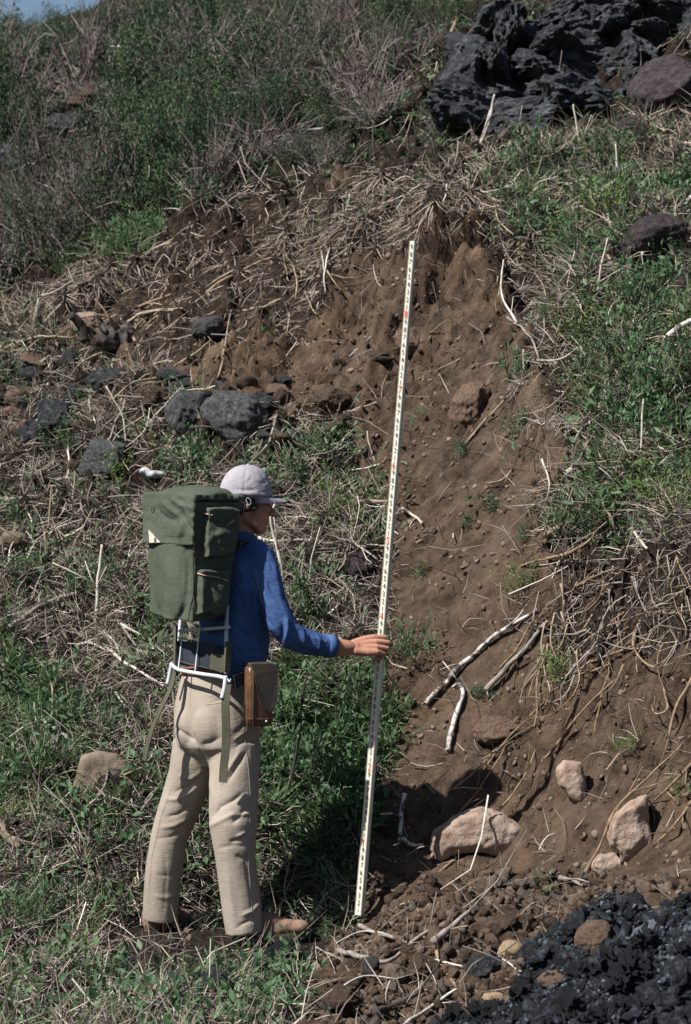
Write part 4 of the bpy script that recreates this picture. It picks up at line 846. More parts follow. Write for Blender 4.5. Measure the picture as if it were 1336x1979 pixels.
for a in [
 ('leafy_bush', 'big leafy green bush high on the hillside at top centre', 470, 210, 330, 200, 'g'),
 ('leafy_bush', 'green bush on the hillside left below the big green bush', 330, 285, 300, 180, 'g'),
 ('leafy_bush', 'green bush rising behind the white slab on the far hillside', 300, 90, 130, 110, 'g'),
 ('green_bush', 'green bush cut by the top edge left of centre', 420, 70, 170, 120, 'g'),
 ('green_bush', 'dark green bush against the sky at the top left corner', 125, 95, 150, 90, 'g'),
 ('green_bush', 'dark green bush at the left edge above the bright grass', 45, 480, 150, 150, 'g'),
 ('green_bush', 'small bush on the skyline below the sky at the top left', 25, 100, 110, 62, 'm'),
 ('green_bush', 'green bush on the skyline right of the sky corner', 205, 60, 150, 70, 'g'),
 ('green_bush', 'leafy bush at the very left end of the skyline', 10, 72, 120, 56, 'g'),
 ('dry_bush', 'dead bush on the skyline above the white rock', 290, 48, 150, 70, 'd'),
 ('half_bare_bush', 'half bare bush on the skyline behind the white rock', 240, 70, 130, 70, 'm'),
 ('half_bare_bush', 'grey half bare bush on the skyline under the sky', 85, 78, 120, 50, 'm'),
 ('dry_bush', 'purple grey dead bush above the white slab on the far hillside', 175, 105, 110, 85, 'd'),
 ('dry_bush', 'small dead brown bush below the black rock on the far hillside', 165, 185, 100, 60, 'd'),
 ('dry_bush', 'grey leafless bush in the middle of the hillside above the scarp', 520, 300, 260, 130, 'd'),
 ('dry_bush', 'tangled dead bush at the top centre under the curved limb', 770, 150, 230, 150, 'd'),
 ('dry_bush', 'dry brown bush left of the lava outcrop', 720, 225, 200, 120, 'd'),
 ('dry_bush', 'dead brush above the top of the lava outcrop', 990, 25, 170, 60, 'd'),
 ('dry_bush', 'dead grey bush at the top edge right of the green bush', 660, 60, 200, 110, 'd'),
 ('dry_bush', 'low dead bush on the scarp crest right of the bright grass', 400, 360, 200, 90, 'd'),
 ('dry_bush', 'dead brush leaning against the left end of the lava outcrop', 860, 262, 130, 90, 'd'),
 ('dry_bush', 'dry brush growing on the grass under the outcrop middle', 1040, 285, 150, 50, 't'),
 ('dry_bush', 'tangle of dead twigs draped over the top of the outcrop', 1090, 105, 200, 60, 't'),
 ('green_bush', 'small green bush at the foot of the outcrop right end', 1190, 290, 120, 60, 'w'),
 ('half_bare_bush', 'half bare bush with blue green leaves left of hillside centre', 300, 345, 220, 120, 'm'),
 ('half_bare_bush', 'half bare bush over the bright grass at left', 210, 400, 180, 110, 'm'),
 ('half_bare_bush', 'dull bush at the left edge below the sky', 20, 130, 120, 90, 'm'),
 ('half_bare_bush', 'dull green bush at the left edge by the shaded hollow', 60, 240, 150, 110, 'm'),
 ('half_bare_bush', 'half bare bush on the crest behind the dark hanging turf', 600, 320, 170, 110, 'm'),
 ('green_bush', 'small green bush tucked in the dead brush right of centre top', 640, 260, 120, 80, 'g'),
 ('green_bush', 'green bush at the left edge below the dull bushes', 60, 400, 160, 120, 'm'),
 ('leafy_shrub', 'green leafy shrub at the right edge below the grey limb', 1290, 810, 210, 180, 'w'),
 ('leafy_shrub', 'green leafy shrub in weeds left of the grey limb', 1190, 740, 190, 130, 'w'),
 ('leafy_shrub', 'green leafy shrub high among the weeds above the grey limb', 1240, 620, 190, 130, 'w'),
 ('feathery_shrub', 'bright green feathery shrub on the turf edge at right', 1205, 945, 210, 90, 'y'),
 ('leafy_shrub', 'green shrub at the right edge over the dark turf', 1310, 975, 190, 120, 'y'),
 ('leafy_shrub', 'bright feathery shrub halfway up the grassy right slope', 1130, 640, 170, 110, 'y'),
 ('leafy_shrub', 'bright green shrub among weeds under the white stem at upper right', 1180, 420, 190, 110, 'y'),
 ('leafy_shrub', 'tall green weeds standing in grass right of the man\'s hip', 690, 1400, 170, 170, 'w'),
 ('leafy_plant', 'green sprig growing at the foot of the pale dead stem', 892, 882, 70, 42, 'w'),
 ('leafy_plant', 'small green plant right of the staff between feet four and five', 815, 1112, 50, 34, 'w'),
 ('feathery_plant', 'bright feathery plant on bare soil above the long patched branch', 1010, 1145, 120, 80, 'y'),
 ('feathery_plant', 'feathery green plant above the forked roots at right', 1090, 1310, 150, 80, 'y'),
 ('feathery_plant', 'green sprig over the buried boulder row at right', 1225, 1450, 80, 60, 'y'),
 ('feathery_plant', 'green sprig at the right edge by the grey slanting root', 1312, 1530, 70, 55, 'y'),
 ('leafy_plant', 'green plant beside the hooked branch', 935, 1345, 70, 36, 'w'),
 ('leafy_plant', 'large leafy weed right of the hand holding the staff', 790, 1270, 130, 110, 'w'),
 ('trailing_plant', 'green trailing plant on the bank under the tan broken limb', 1018, 1042, 60, 40, 'w'),
 ('trailing_plant', 'green creeping plant on bare soil left of the turf edge', 950, 985, 90, 34, 'w'),
 ('trailing_plant', 'small green creeper right of the staff by foot five', 905, 1012, 60, 24, 'w'),
 ('leafy_plant', 'pale green weed in front of the boot toe', 635, 1815, 56, 52, 'w'),
 ('leafy_plant', 'leafy weed covering the heel of the right boot', 468, 1815, 90, 48, 'y'),
 ('leafy_weed', 'tall leafy weed in the man\'s shadow left of the staff foot', 655, 1660, 130, 150, 'w'),
 ('leafy_weed', 'leafy weed above the bent pale twig left of the staff', 560, 930, 110, 70, 'w'),
 ('leafy_weed', 'green bush of small leaves in front of the grey pitted boulder', 370, 905, 150, 110, 'w'),
 ('leafy_weed', 'leafy weed standing left below the backpack', 300, 1225, 90, 80, 'w'),
 ('leafy_weed', 'leafy weed around the forked dead stem left of the backpack', 150, 1170, 130, 100, 'w'),
 ('leafy_weed', 'green weed in front of the dark slaty boulder at left', 130, 860, 110, 80, 'w'),
 ('leafy_weed', 'green leafy weed at the far left edge above the bowed branch', 20, 1015, 70, 70, 'w'),
 ('leafy_weed', 'leafy green weed just right of the flat brown slab', 245, 1545, 80, 60, 'y'),
 ('leafy_weed', 'dark leafy weed at the left edge among brown logs', 45, 1790, 120, 90, 'w'),
 ('leafy_weed', 'leafy weed between the man\'s boots', 400, 1790, 70, 55, 'w'),
 ('leafy_weed', 'big leafy weed under the leather case', 600, 1510, 190, 160, 'w'),
]:
    bush(*a)
hb = [(px, py) for py in range(45, 640, 54) for px in range(-840, 900, 100)]
for px, py in hb:
    px += random.uniform(-42, 42); py += random.uniform(-24, 24)
    q = np.array([px]); r_ = np.array([py])
    if (py < 95 and px < 190) or not inpoly(q, r_, POLY[0][1])[0] or py > 500 - .62 * max(px, 0) + 160 or px < -60 and random.random() < .35 or random.random() < .14: continue
    gd, _ = seg_d(q, r_ - 14, [(-10, 345), (60, 312), (120, 262), (165, 205), (225, 150), (300, 88), (345, 40)])
    if gd[0] < 34: continue
    kd = random.choice('ggmmmdd'); s = random.uniform(165, 300) * (.72 if py < 150 else 1) * (.7 if py < 140 else 1)
    nm, lb = {'g': ('hillside_bush', 'ordinary leafy green bush in the brush covering the far hillside'), 'm': ('sparse_bush', 'ordinary half bare grey green bush in the brush covering the far hillside'), 'd': ('dead_bush', 'ordinary dead grey bush in the brush covering the far hillside')}[kd]
    bush(nm, lb, px, py, s, s * random.uniform(.6, 1.0), kd, {'g': 'leafy bushes on the far hillside', 'm': 'half bare bushes on the far hillside', 'd': 'dead bushes on the far hillside'}[kd])
for k in range(84):
    if k < 44: px, py = random.uniform(985, 1336), random.uniform(290, 1040)
    else: px, py = random.uniform(-10, 700), random.uniform(820, 1970)
    if (250 < px < 545 and py > 900) or inpoly(np.array([px]), np.array([py]), POLY[1][1])[0] and px < 990: continue
    s_ = random.uniform(60, 135)
    bush('small_weed', 'small green broad leaved weed on the grassy slope', px, py, s_, s_ * random.uniform(.6, 1.1), 'w' if k % 4 else 'y', 'small weeds on the grassy slope', 'weed')
for k in range(40):
    if k < 15: px, py = random.uniform(1010, 1336), random.uniform(270, 1000)
    else: px, py = random.uniform(-10, 660), random.uniform(740, 1960)
    if 240 < px < 545 and py > 880 or py > 1740 and px > 500: continue
    s_ = random.uniform(80, 170)
    bush('dead_brush', 'low tangle of dead grey twigs on the weedy slope', px, py, s_, s_ * random.uniform(.35, .65), 't', 'tangles of dead twigs on the weedy slope', 'dead brush', sink=.12)

# uprooted stump at the left end of the scarp
l, n = hit(226, 668); st = empty('uprooted_stump', l, 'dark uprooted tree stump with tangled roots at the left end of the scarp', 'tree stump')
mb = MB(); kk = l.y / F
mb.ellipsoid(l + Vector((0, 0, .04)), (.15, .12, .10)); me = mb.remesh('root_ball', .012, 1); cc = mco(me); setco(me, cc + mno(me) * (.06 * fbm(cc * 12, 4, .65))[:, None])
link('root_ball', me, M['darkwood'], st)
link('snag', wood_mesh('snag', [P(165, 660, l.y - .1), P(152, 630, l.y - .12), P(138, 612, l.y - .15)], .07, .3), M['darkwood'], st)
for k in range(26):
    a = random.uniform(0, 6.28); r0 = Vector((math.cos(a), -.55 * abs(random.random()) - .1, math.sin(a) * .7)); q = [l + r0 * .10]
    for i in range(4): r0 = (r0 + Vector((random.gauss(0, .5), random.gauss(0, .3), random.gauss(0, .5) - .1))).normalized(); q.append(q[-1] + r0 * random.uniform(.05, .09))
    link('root', wood_mesh('root', q, random.uniform(.014, .03), .7), M[random.choice(('rootwood', 'tanwood', 'darkwood', 'rootwood'))], st)

# white rag among the weeds
mb = MB(); l, n = hit(300, 915)
mb.ellipsoid(l + n * .03, (.06, .045, .020)); mb.ellipsoid(l + n * .03 + Vector((.10, .05, -.02)), (.05, .04, .018)); mb.ellipsoid(l + n * .03 + Vector((-.06, 0, .02)), (.035, .04, .02))
me = mb.remesh('white_rag', .008, 2); cc = mco(me); setco(me, cc + mno(me) * (.016 * fbm(cc * 16, 4, .6))[:, None])
tag(link('white_rag', me, M['rag']), 'crumpled white rag lying among weeds beside the grey boulder', 'rag')

# ------------------------------------------------------------------ the man
M['skin'] = mat_noise('skin', [(0.3, (.30, .135, .085)), (0.6, (.40, .20, .135))], 14, .55, .35, 70, .004, .3)
M['hair'] = mat_noise('hair', [(0.4, (.02, .016, .013)), (0.7, (.09, .08, .07))], 60, .6, .6, 120, .004)
def cloth(name, cols, scale, bscale, bs=.25, sheen=0.0):
    m, t, b = nodes(name)
    c = ramp(t, noise(t, scale, 6, .6), cols); fine = noise(t, bscale, 2, .5)
    c = mixc(t, .25, c, mixc(t, 1.0, c, ramp(t, fine, [(.35, (.55, .55, .55)), (.65, (1.35, 1.35, 1.35))]), 'MULTIPLY'))
    t.links.new(c, b.inputs['Base Color']); b.inputs['Roughness'].default_value = .9; b.inputs['Specular IOR Level'].default_value = .12
    b.inputs['Sheen Weight'].default_value = sheen
    p1 = bump(t, b, noise(t, 14, 3, .5), .14, .010); p2 = bump(t, b, fine, bs, .0015, p1)
    tc_ = t.nodes.new('ShaderNodeTexCoord'); mp = t.nodes.new('ShaderNodeMapping'); mp.inputs['Scale'].default_value = (1, 1, 3.2); mp.inputs['Rotation'].default_value = (.35, .5, 0)
    t.links.new(tc_.outputs['Object'], mp.inputs['Vector']); bump(t, b, ramp(t, noise(t, 16, 3, .55, vec=mp.outputs[0]), [(.40, (0, 0, 0)), (.5, (1, 1, 1)), (.60, (0, 0, 0))]), .13, .005, p2); return m
M['shirt'] = cloth('denim_shirt', [(.3, (.034, .068, .175)), (.55, (.050, .094, .22)), (.75, (.085, .142, .29))], 9, 420)
M['khaki'] = cloth('khaki_twill', [(.25, (.235, .198, .158)), (.55, (.285, .243, .198)), (.8, (.335, .29, .24))], 5, 380)
M['cap'] = cloth('lavender_cap_cloth', [(.3, (.245, .23, .255)), (.7, (.315, .297, .325))], 9, 400)
M['pack'] = cloth('olive_canvas', [(.25, (.050, .060, .042)), (.5, (.064, .076, .055)), (.75, (.088, .10, .076))], 6, 360)
M['webbing'] = cloth('olive_webbing', [(.3, (.055, .055, .038)), (.7, (.09, .088, .062))], 9, 300)
M['darkband'] = cloth('dark_back_band', [(.3, (.018, .022, .03)), (.7, (.035, .04, .05))], 9, 260)
M['leather'] = mat_noise('brown_leather', [(.3, (.055, .026, .012)), (.55, (.115, .052, .022)), (.75, (.20, .098, .042))], 16, .42, .35, 60, .003, .5)
M['leatherdark'] = mat_noise('dark_worn_leather', [(.3, (.030, .024, .018)), (.7, (.06, .05, .036))], 12, .6, .35, 60, .003, .4)
M['boot'] = mat_noise('dusty_boot_leather', [(.3, (.11, .065, .045)), (.55, (.22, .14, .10)), (.75, (.35, .255, .20))], 12, .85, .5, 50, .004)
M['sole'] = mat_noise('boot_sole', [(.3, (.03, .022, .018)), (.7, (.09, .07, .055))], 14, .9, .4, 60, .004)
M['alu'] = mat_noise('painted_tube', [(.3, (.36, .39, .42)), (.7, (.50, .53, .56))], 12, .45, .1, 60, .002, .5)
M['beltl'] = mat_noise('tan_belt', [(.3, (.24, .085, .04)), (.7, (.36, .14, .07))], 12, .5, .2, 60, .002, .4)
M['zip'] = mat_noise('zip_tape', [(.3, (.34, .19, .13)), (.7, (.48, .30, .22))], 60, .7, .3, 200, .001)
M['patch'] = mat_noise('cream_patch', [(.3, (.42, .36, .30)), (.7, (.56, .50, .43))], 20, .8, .2, 90, .002)

HX = R(52); hf = Vector((math.sin(HX), math.cos(HX), 0)); hr = Vector((math.cos(HX), -math.sin(HX), 0)); UP = Vector((0, 0, 1))
man = empty('person', (P(420, 1812, 9.9).x, 9.95, 0.0), 'man in lavender cap, blue shirt and khaki trousers holding a tall numbered staff', 'person')
# --- head (one frame: forward, left, up)
HA = R(72); hd_f = Vector((math.sin(HA), math.cos(HA), -.06)).normalized(); hd_r = Vector((math.cos(HA), -math.sin(HA), 0)); hd_u = hd_r.cross(hd_f)
if hd_u.z < 0: hd_u = -hd_u
HC = P(478, 953, 9.97)
def H(f, r, u): return HC + hd_f * f + hd_r * r + hd_u * u
BAS = (hd_f, hd_r, hd_u)
head = MB()
head.ellipsoid(H(0, 0, .005), (.098, .076, .105), BAS, 24, 15)
head.ellipsoid(H(.038, 0, -.085), (.052, .056, .075), BAS, 22, 13)
head.ellipsoid(H(.058, 0, -.140), (.032, .034, .024), BAS)               # chin
head.ellipsoid(H(.078, 0, -.012), (.022, .052, .014), BAS)               # brow
head.ellipsoid(H(.06, .036, -.058), (.032, .026, .024), BAS); head.ellipsoid(H(.06, -.036, -.058), (.032, .026, .024), BAS)   # cheeks
head.chain([H(.086, 0, -.022), H(.098, 0, -.052), H(.117, 0, -.078)], [.009, .0105, .0135], 12)      # nose
for s in (1, -1): head.ellipsoid(H(.098, .013 * s, -.080), (.012, .009, .009), BAS)
head.ellipsoid(H(.088, 0, -.104), (.012, .025, .0075), BAS); head.ellipsoid(H(.085, 0, -.117), (.012, .022, .0075), BAS)      # lips
head.chain([H(-.015, .050, -.105), H(.03, .044, -.128), H(.055, .02, -.146)], [.018, .016, .014], 10); head.chain([H(-.015, -.050, -.105), H(.03, -.044, -.128), H(.055, -.02, -.146)], [.018, .016, .014], 10)  # jaw
for s in (1, -1): head.ellipsoid(H(-.014, .072 * s, -.050), (.012, .006, .020), BAS, 14, 9)          # ears
NK = P(458, 1062, 9.98)
head.chain([H(-.028, 0, -.055), H(-.03, 0, -.12), NK], [.058, .056, .064], 20)
# right arm and hand, left arm and hand, trunk and legs as the body inside the clothes
body = MB(); body.v, body.f = list(head.v), list(head.f)
SR, ER, WR = P(503, 1083, 9.86), P(558, 1237, 9.84), P(680, 1252, 9.945)
SL, EL, WL = P(412, 1080, 10.13), P(408, 1200, 10.28), P(470, 1180, 10.44)
body.chain([P(458, 1062, 9.98), P(455, 1120, 9.99), P(448, 1230, 9.99), P(425, 1330, 9.99), P(422, 1400, 9.99)], [.08, .095, .088, .09, .095], 20)
for S_, E_, W_ in ((SR, ER, WR), (SL, EL, WL)):
    body.chain([S_, S_.lerp(E_, .4), E_, E_.lerp(W_, .35), W_.lerp(E_, .08), W_], [.05, .044, .034, .033, .029, .027], 16)
LH, LK, LA = P(388, 1440, 10.06), P(342, 1590, 10.08), P(305, 1765, 10.13)
RH, RK, RA = P(452, 1440, 9.92), P(455, 1605, 9.86), P(470, 1775, 9.86)
for h_, k_, a_ in ((LH, LK, LA), (RH, RK, RA)):
    body.chain([h_, h_.lerp(k_, .5), k_, k_.lerp(a_, .35), a_], [.078, .066, .05, .05, .036], 16)
bm_low = body.remesh('body', .0052, 4)
# hand frame: wrist -> knuckles along hx, back of the hand towards hn, thumb side up
def hand(W, hx, hn, tz, grip, curl, fat=1.0, S=1.14):
    """W wrist, hx towards the knuckles, hn back of the hand, tz towards the thumb side; curl = bend angles per joint"""
    m = MB()
    m.chain([W - hx * .06, W - hx * .02, W + hx * .02], [.029, .0265, .025], 16, True, (hn, .80))
    for i, z in enumerate((.033, .011, -.011, -.031)):     # metacarpals make the palm
        m.chain([W + hx * .01 + tz * z * .45, W + hx * .055 + tz * z * .85, W + hx * (.092 - .004 * abs(i - 1)) + tz * z], [.017, .0155, .0125 * fat], 12)
    m.chain([W + hx * .02 + tz * .018 - hn * .010, W + hx * .05 + tz * .036 - hn * .022], [.017, .014], 12)
    L = [(.044, .027, .021), (.048, .031, .022), (.045, .029, .021), (.036, .022, .019)]
    for i, z in enumerate((.033, .011, -.011, -.031)):
        p = W + hx * (.090 - .004 * abs(i - 1)) + tz * z + hn * .002; ang = 0; q = [p - hx * .012]; q.append(p); rr = [.0112 * fat, .0112 * fat]
        for jn in range(3):
            ang += curl[i][jn]; d = hx * math.cos(ang) - hn * math.sin(ang)
            p = p + d * L[i][jn] * (1.0); q.append(p); rr.append((.0095, .0085, .007)[jn] * (fat if i < 3 else fat * .9))
        m.chain(q, rr, 12)
    # thumb leaves the side of the palm near its base
    t0 = W + hx * .035 + tz * .034 - hn * .014; t1 = t0 + (hx * .75 + tz * .35 - hn * .75).normalized() * .042; t2 = t1 + (hx * .95 - hn * .5 - tz * .12).normalized() * .032; t3 = t2 + (hx * .9 - hn * .35 - tz * .25).normalized() * .026
    m.chain([t0, t1, t2, t3], [.0145, .0115, .0105, .008], 12)
    m.v = [tuple(W + (Vector(q) - W) * S) for q in m.v]
    return m
hxv = (P(742, 1245, 9.975) - WR).normalized(); hn0 = Vector((-.10, -.80, .60)); hn0 = (hn0 - hxv * hn0.dot(hxv)).normalized(); tz0 = hxv.cross(hn0)
if tz0.z < 0: tz0 = -tz0
ROD_C = lambda py: P(695 + 103 * (1752 - py) / 1287, py, 10.0)
# the hand comes from the left and closes on the staff from the camera's side
hm = hand(WR, hxv, hn0, tz0, None, [(.16, 1.4, 1.25), (.22, 1.42, 1.25), (.34, 1.45, 1.25), (.55, 1.35, 1.2)])
hand_r = hm.remesh('hand', .0021, 3)
hx2 = (Vector((.6, .6, .1))).normalized(); hn2 = Vector((-.5, .4, .6)); hn2 = (hn2 - hx2 * hn2.dot(hx2)).normalized(); tz2 = hx2.cross(hn2)
hand_l = hand(WL, hx2, hn2, -tz2, None, [(.4, .6, .4)] * 4).remesh('hand', .003, 3)
bmj = bmesh.new()
for q in (bm_low, hand_r, hand_l): bmj.from_mesh(q)
me = bpy.data.meshes.new('body'); bmj.to_mesh(me); bmj.free()
me.polygons.foreach_set('use_smooth', np.ones(len(me.polygons), bool))
link('body', me, M['skin'], man)
eye = MB()
for s in (1, -1): eye.ellipsoid(H(.080, .031 * s, -.034), (.011, .013, .011), BAS, 12, 8)
link('eyes', eye.mesh('eyes'), M['patch'], man)
hm_ = MB()
hm_.ellipsoid(H(-.022, 0, -.02), (.084, .079, .080), BAS, 24, 14); hm_.ellipsoid(H(-.06, 0, -.06), (.045, .066, .045), BAS); 
for s in (1, -1): hm_.ellipsoid(H(.014, .069 * s, -.038), (.020, .010, .034), BAS); hm_.ellipsoid(H(-.045, .064 * s, -.055), (.030, .014, .036), BAS); hm_.ellipsoid(H(-.012, .073 * s, -.022), (.022, .009, .016), BAS)
me = hm_.remesh('hair', .005, 2); c0 = mco(me); setco(me, c0 + mno(me) * (.006 * fbm(c0 * 60, 3))[:, None]); link('hair', me, M['hair'], man)

# --- cap
cap = empty('cap', (0, 0, 0), None, None); cap.parent = man; cap.matrix_parent_inverse = Matrix.Translation(man.location).inverted()
rings = []; CU = hd_u; 
for i in range(15):
    a = i / 14 * math.pi / 2; rr = math.cos(a) ** .82 if i < 14 else .02; u = -.012 + .125 * math.sin(a) ** 1.0
    ring = []
    for j in range(44):
        th = 2 * math.pi * j / 44; ff = math.cos(th); rx = (.112 if ff < 0 else .103)
        rib = 1 - .012 * (abs(math.sin(3 * th)) < .10) 
        ring.append(H(rx * ff * rr * rib - .003, .091 * math.sin(th) * rr * rib, u + .004 * ff * (1 - i / 14)))
    rings.append(ring)
cm = MB().ring_loft(rings).mesh('crown')
bmx = bmesh.new(); bmx.from_mesh(cm); bmesh.ops.subdivide_edges(bmx, edges=bmx.edges, cuts=2, use_grid_fill=True, smooth=1.0); bmx.to_mesh(cm); bmx.free(); cm.polygons.foreach_set('use_smooth', np.ones(len(cm.polygons), bool))
folds(cm, [([(478, 896), (474, 925), (470, 956)], -.0025, 1.6), ([(455, 944), (470, 948), (500, 946)], -.005, 2.5), ([(450, 950), (472, 953), (500, 952)], .004, 2.2), ([(500, 915), (512, 925), (516, 938)], -.004, 2.5), ([(476, 935), (484, 926), (490, 922)], -.003, 2.2),
  ([(502, 900), (516, 912), (526, 930)], .004, 3)], .0028, 26)
cr = link('crown', cm, M['cap']); cr.parent = cap
vm = MB(); top, bot = [], []
V0 = []
for i in range(9):
    u = i / 8
    for j in range(17):
        th = (j / 16 - .5) * math.pi * .96; base = Vector((.101 * math.cos(th) ** 1.0, .089 * math.sin(th), 0)); out_ = .072 * math.cos(th) ** .7
        V0.append(H(base.x + out_ * u, base.y * (1 - .10 * u), -.010 - .020 * u * u - .016 * (abs(math.sin(th)) ** 2) * (.4 + .6 * u) + .008 * u))
n0 = len(V0); vv = [tuple(p) for p in V0] + [tuple(p - hd_u * .004) for p in V0]; ff = []
for i in range(8):
    for j in range(16):
        a = i * 17 + j; ff.append((a, a + 1, a + 18, a + 17)); ff.append((n0 + a, n0 + a + 17, n0 + a + 18, n0 + a + 1))
for j in range(16): a = 8 * 17 + j; ff.append((a, a + 1, n0 + a + 1, n0 + a))
for i in range(8):
    for j in (0, 16): a = i * 17 + j; ff.append((a, a + 17, n0 + a + 17, n0 + a))
vm.v, vm.f = vv, ff; vi = link('visor', vm.mesh('visor'), M['cap']); vi.parent = cap
bt = MB().ellipsoid(H(-.002, 0, .114), (.009, .009, .005), BAS, 10, 6); b_ = link('button', bt.mesh('button'), M['cap']); b_.parent = cap

# --- shirt
sh = MB()
def row(px, py, Y, hw, hd): return (P(px, py, Y), hw, hd)
sh.stack([row(463, 1040, 9.98, .072, .068), row(461, 1050, 9.98, .10, .078), row(459, 1062, 9.98, .155, .092), row(458, 1082, 9.98, .185, .112), row(457, 1130, 9.985, .188, .122), row(455, 1190, 9.99, .178, .120), row(452, 1240, 9.99, .172, .122), row(449, 1270, 9.99, .172, .126), row(444, 1290, 9.99, .158, .115), row(436, 1305, 9.99, .145, .10)], R(57))
sh.chain([P(486, 1066, 9.90), P(503, 1080, 9.865), P(513, 1112, 9.84), P(527, 1160, 9.825), P(544, 1205, 9.82), P(562, 1228, 9.835), P(600, 1243, 9.87), P(628, 1247.5, 9.895), P(642, 1249, 9.908)], [.062, .064, .060, .057, .058, .056, .050, .045, .043], 22, False)
sh.chain([P(425, 1068, 10.08), P(410, 1082, 10.12), P(404, 1140, 10.2), P(406, 1200, 10.28), P(440, 1196, 10.36), P(466, 1182, 10.42)], [.06, .062, .056, .052, .046, .04], 20, False)
me = sh.remesh('shirt', .0052, 5)
folds(me, [([(554, 1190), (556, 1215), (550, 1245)], .010, 4), ([(545, 1196), (548, 1222), (543, 1244)], -.007, 3.5), ([(563, 1200), (572, 1222), (570, 1255)], -.008, 4), ([(572, 1205), (586, 1222), (590, 1256)], .006, 4), ([(586, 1215), (600, 1225), (606, 1256)], -.006, 3.5),
  ([(565, 1246), (590, 1258), (618, 1264)], -.009, 4), ([(612, 1226), (618, 1240), (616, 1262)], .005, 3), ([(624, 1228), (628, 1244), (624, 1266)], -.004, 2.5), ([(600, 1230), (620, 1238), (636, 1242)], .004, 3),
  ([(496, 1090), (500, 1140), (520, 1200)], -.010, 5), ([(530, 1080), (535, 1120), (546, 1170)], .004, 5), ([(512, 1060), (515, 1110), (530, 1170)], -.004, 6), ([(486, 1210), (500, 1225), (512, 1250)], -.008, 5), ([(470, 1215), (486, 1240), (492, 1272)], -.010, 6),
  ([(480, 1100), (490, 1150), (492, 1190)], -.010, 6), ([(462, 1240), (474, 1262), (478, 1290)], .008, 5), ([(500, 1246), (506, 1262), (500, 1280)], .008, 4), ([(475, 1040), (488, 1050), (500, 1058)], -.003, 2.5), ([(518, 1120), (530, 1150), (548, 1180)], -.005, 3), ([(505, 1130), (522, 1175), (540, 1212)], .005, 4), ([(498, 1165), (515, 1195), (536, 1225)], -.006, 3), ([(455, 1130), (470, 1170), (478, 1215)], -.007, 5), ([(462, 1090), (474, 1120), (480, 1160)], .005, 5), ([(450, 1200), (470, 1225), (500, 1232)], -.007, 4), ([(452, 1225), (480, 1250), (512, 1256)], .006, 4), ([(455, 1255), (485, 1275), (512, 1270)], -.006, 3), ([(510, 1075), (524, 1090), (534, 1112)], -.004, 3)], .0035, 13)
shirt = link('shirt', me, M['shirt'], man)
cu = MB(); c_ax = (P(641, 1252, 9.945) - P(600, 1241, 9.885)).normalized()
cu.chain([P(630, 1248, 9.897), P(640, 1249, 9.906), P(646, 1249.6, 9.912)], [.0475, .0465, .045], 24, False); cme = cu.mesh('cuff')
c_o = link('cuff', cme, M['shirt']); c_o.parent = shirt
co_ = MB(); cc0 = P(461, 1046, 9.98); cA = []
for a in np.linspace(0, 2 * math.pi, 31)[:-1]: cA.append((math.cos(a), math.sin(a)))
def cring(r, z): return [cc0 + hf * (.076 * r * c) + hr * (.072 * r * s_) + UP * (z - .022 * c) for c, s_ in cA]
co_.ring_loft([cring(.90, .028), cring(.97, .036), cring(1.04, .030), cring(1.22, -.012), cring(1.14, -.014)], False); c2_ = link('collar', co_.mesh('collar'), M['shirt']); c2_.parent = shirt

# --- trousers
tr = MB()
tr.stack([row(413, 1304, 9.99, .146, .098), row(414, 1325, 9.99, .162, .112), row(416, 1360, 9.99, .182, .132), row(419, 1400, 9.99, .190, .146), row(421, 1440, 9.99, .180, .142), row(418, 1466, 9.99, .120, .095), row(412, 1482, 9.99, .06, .05)], R(45), 34)
tr.chain([P(384, 1440, 10.05), P(368, 1500, 10.06), P(347, 1562, 10.07), P(327, 1620, 10.085), P(317, 1679, 10.10), P(312, 1730, 10.115), P(310, 1777, 10.125)], [.105, .090, .086, .076, .076, .073, .072], 26, False)
tr.chain([P(454, 1440, 9.93), P(453, 1511, 9.90), P(451, 1595, 9.865), P(455, 1658, 9.865), P(466, 1742, 9.87), P(473, 1803, 9.87)], [.105, .100, .096, .081, .080, .075], 26, False)
tr.ellipsoid(P(374, 1405, 9.955), (.074, .07, .10)); tr.ellipsoid(P(412, 1405, 9.885), (.084, .07, .105))
me = tr.remesh('trousers', .0048, 16)
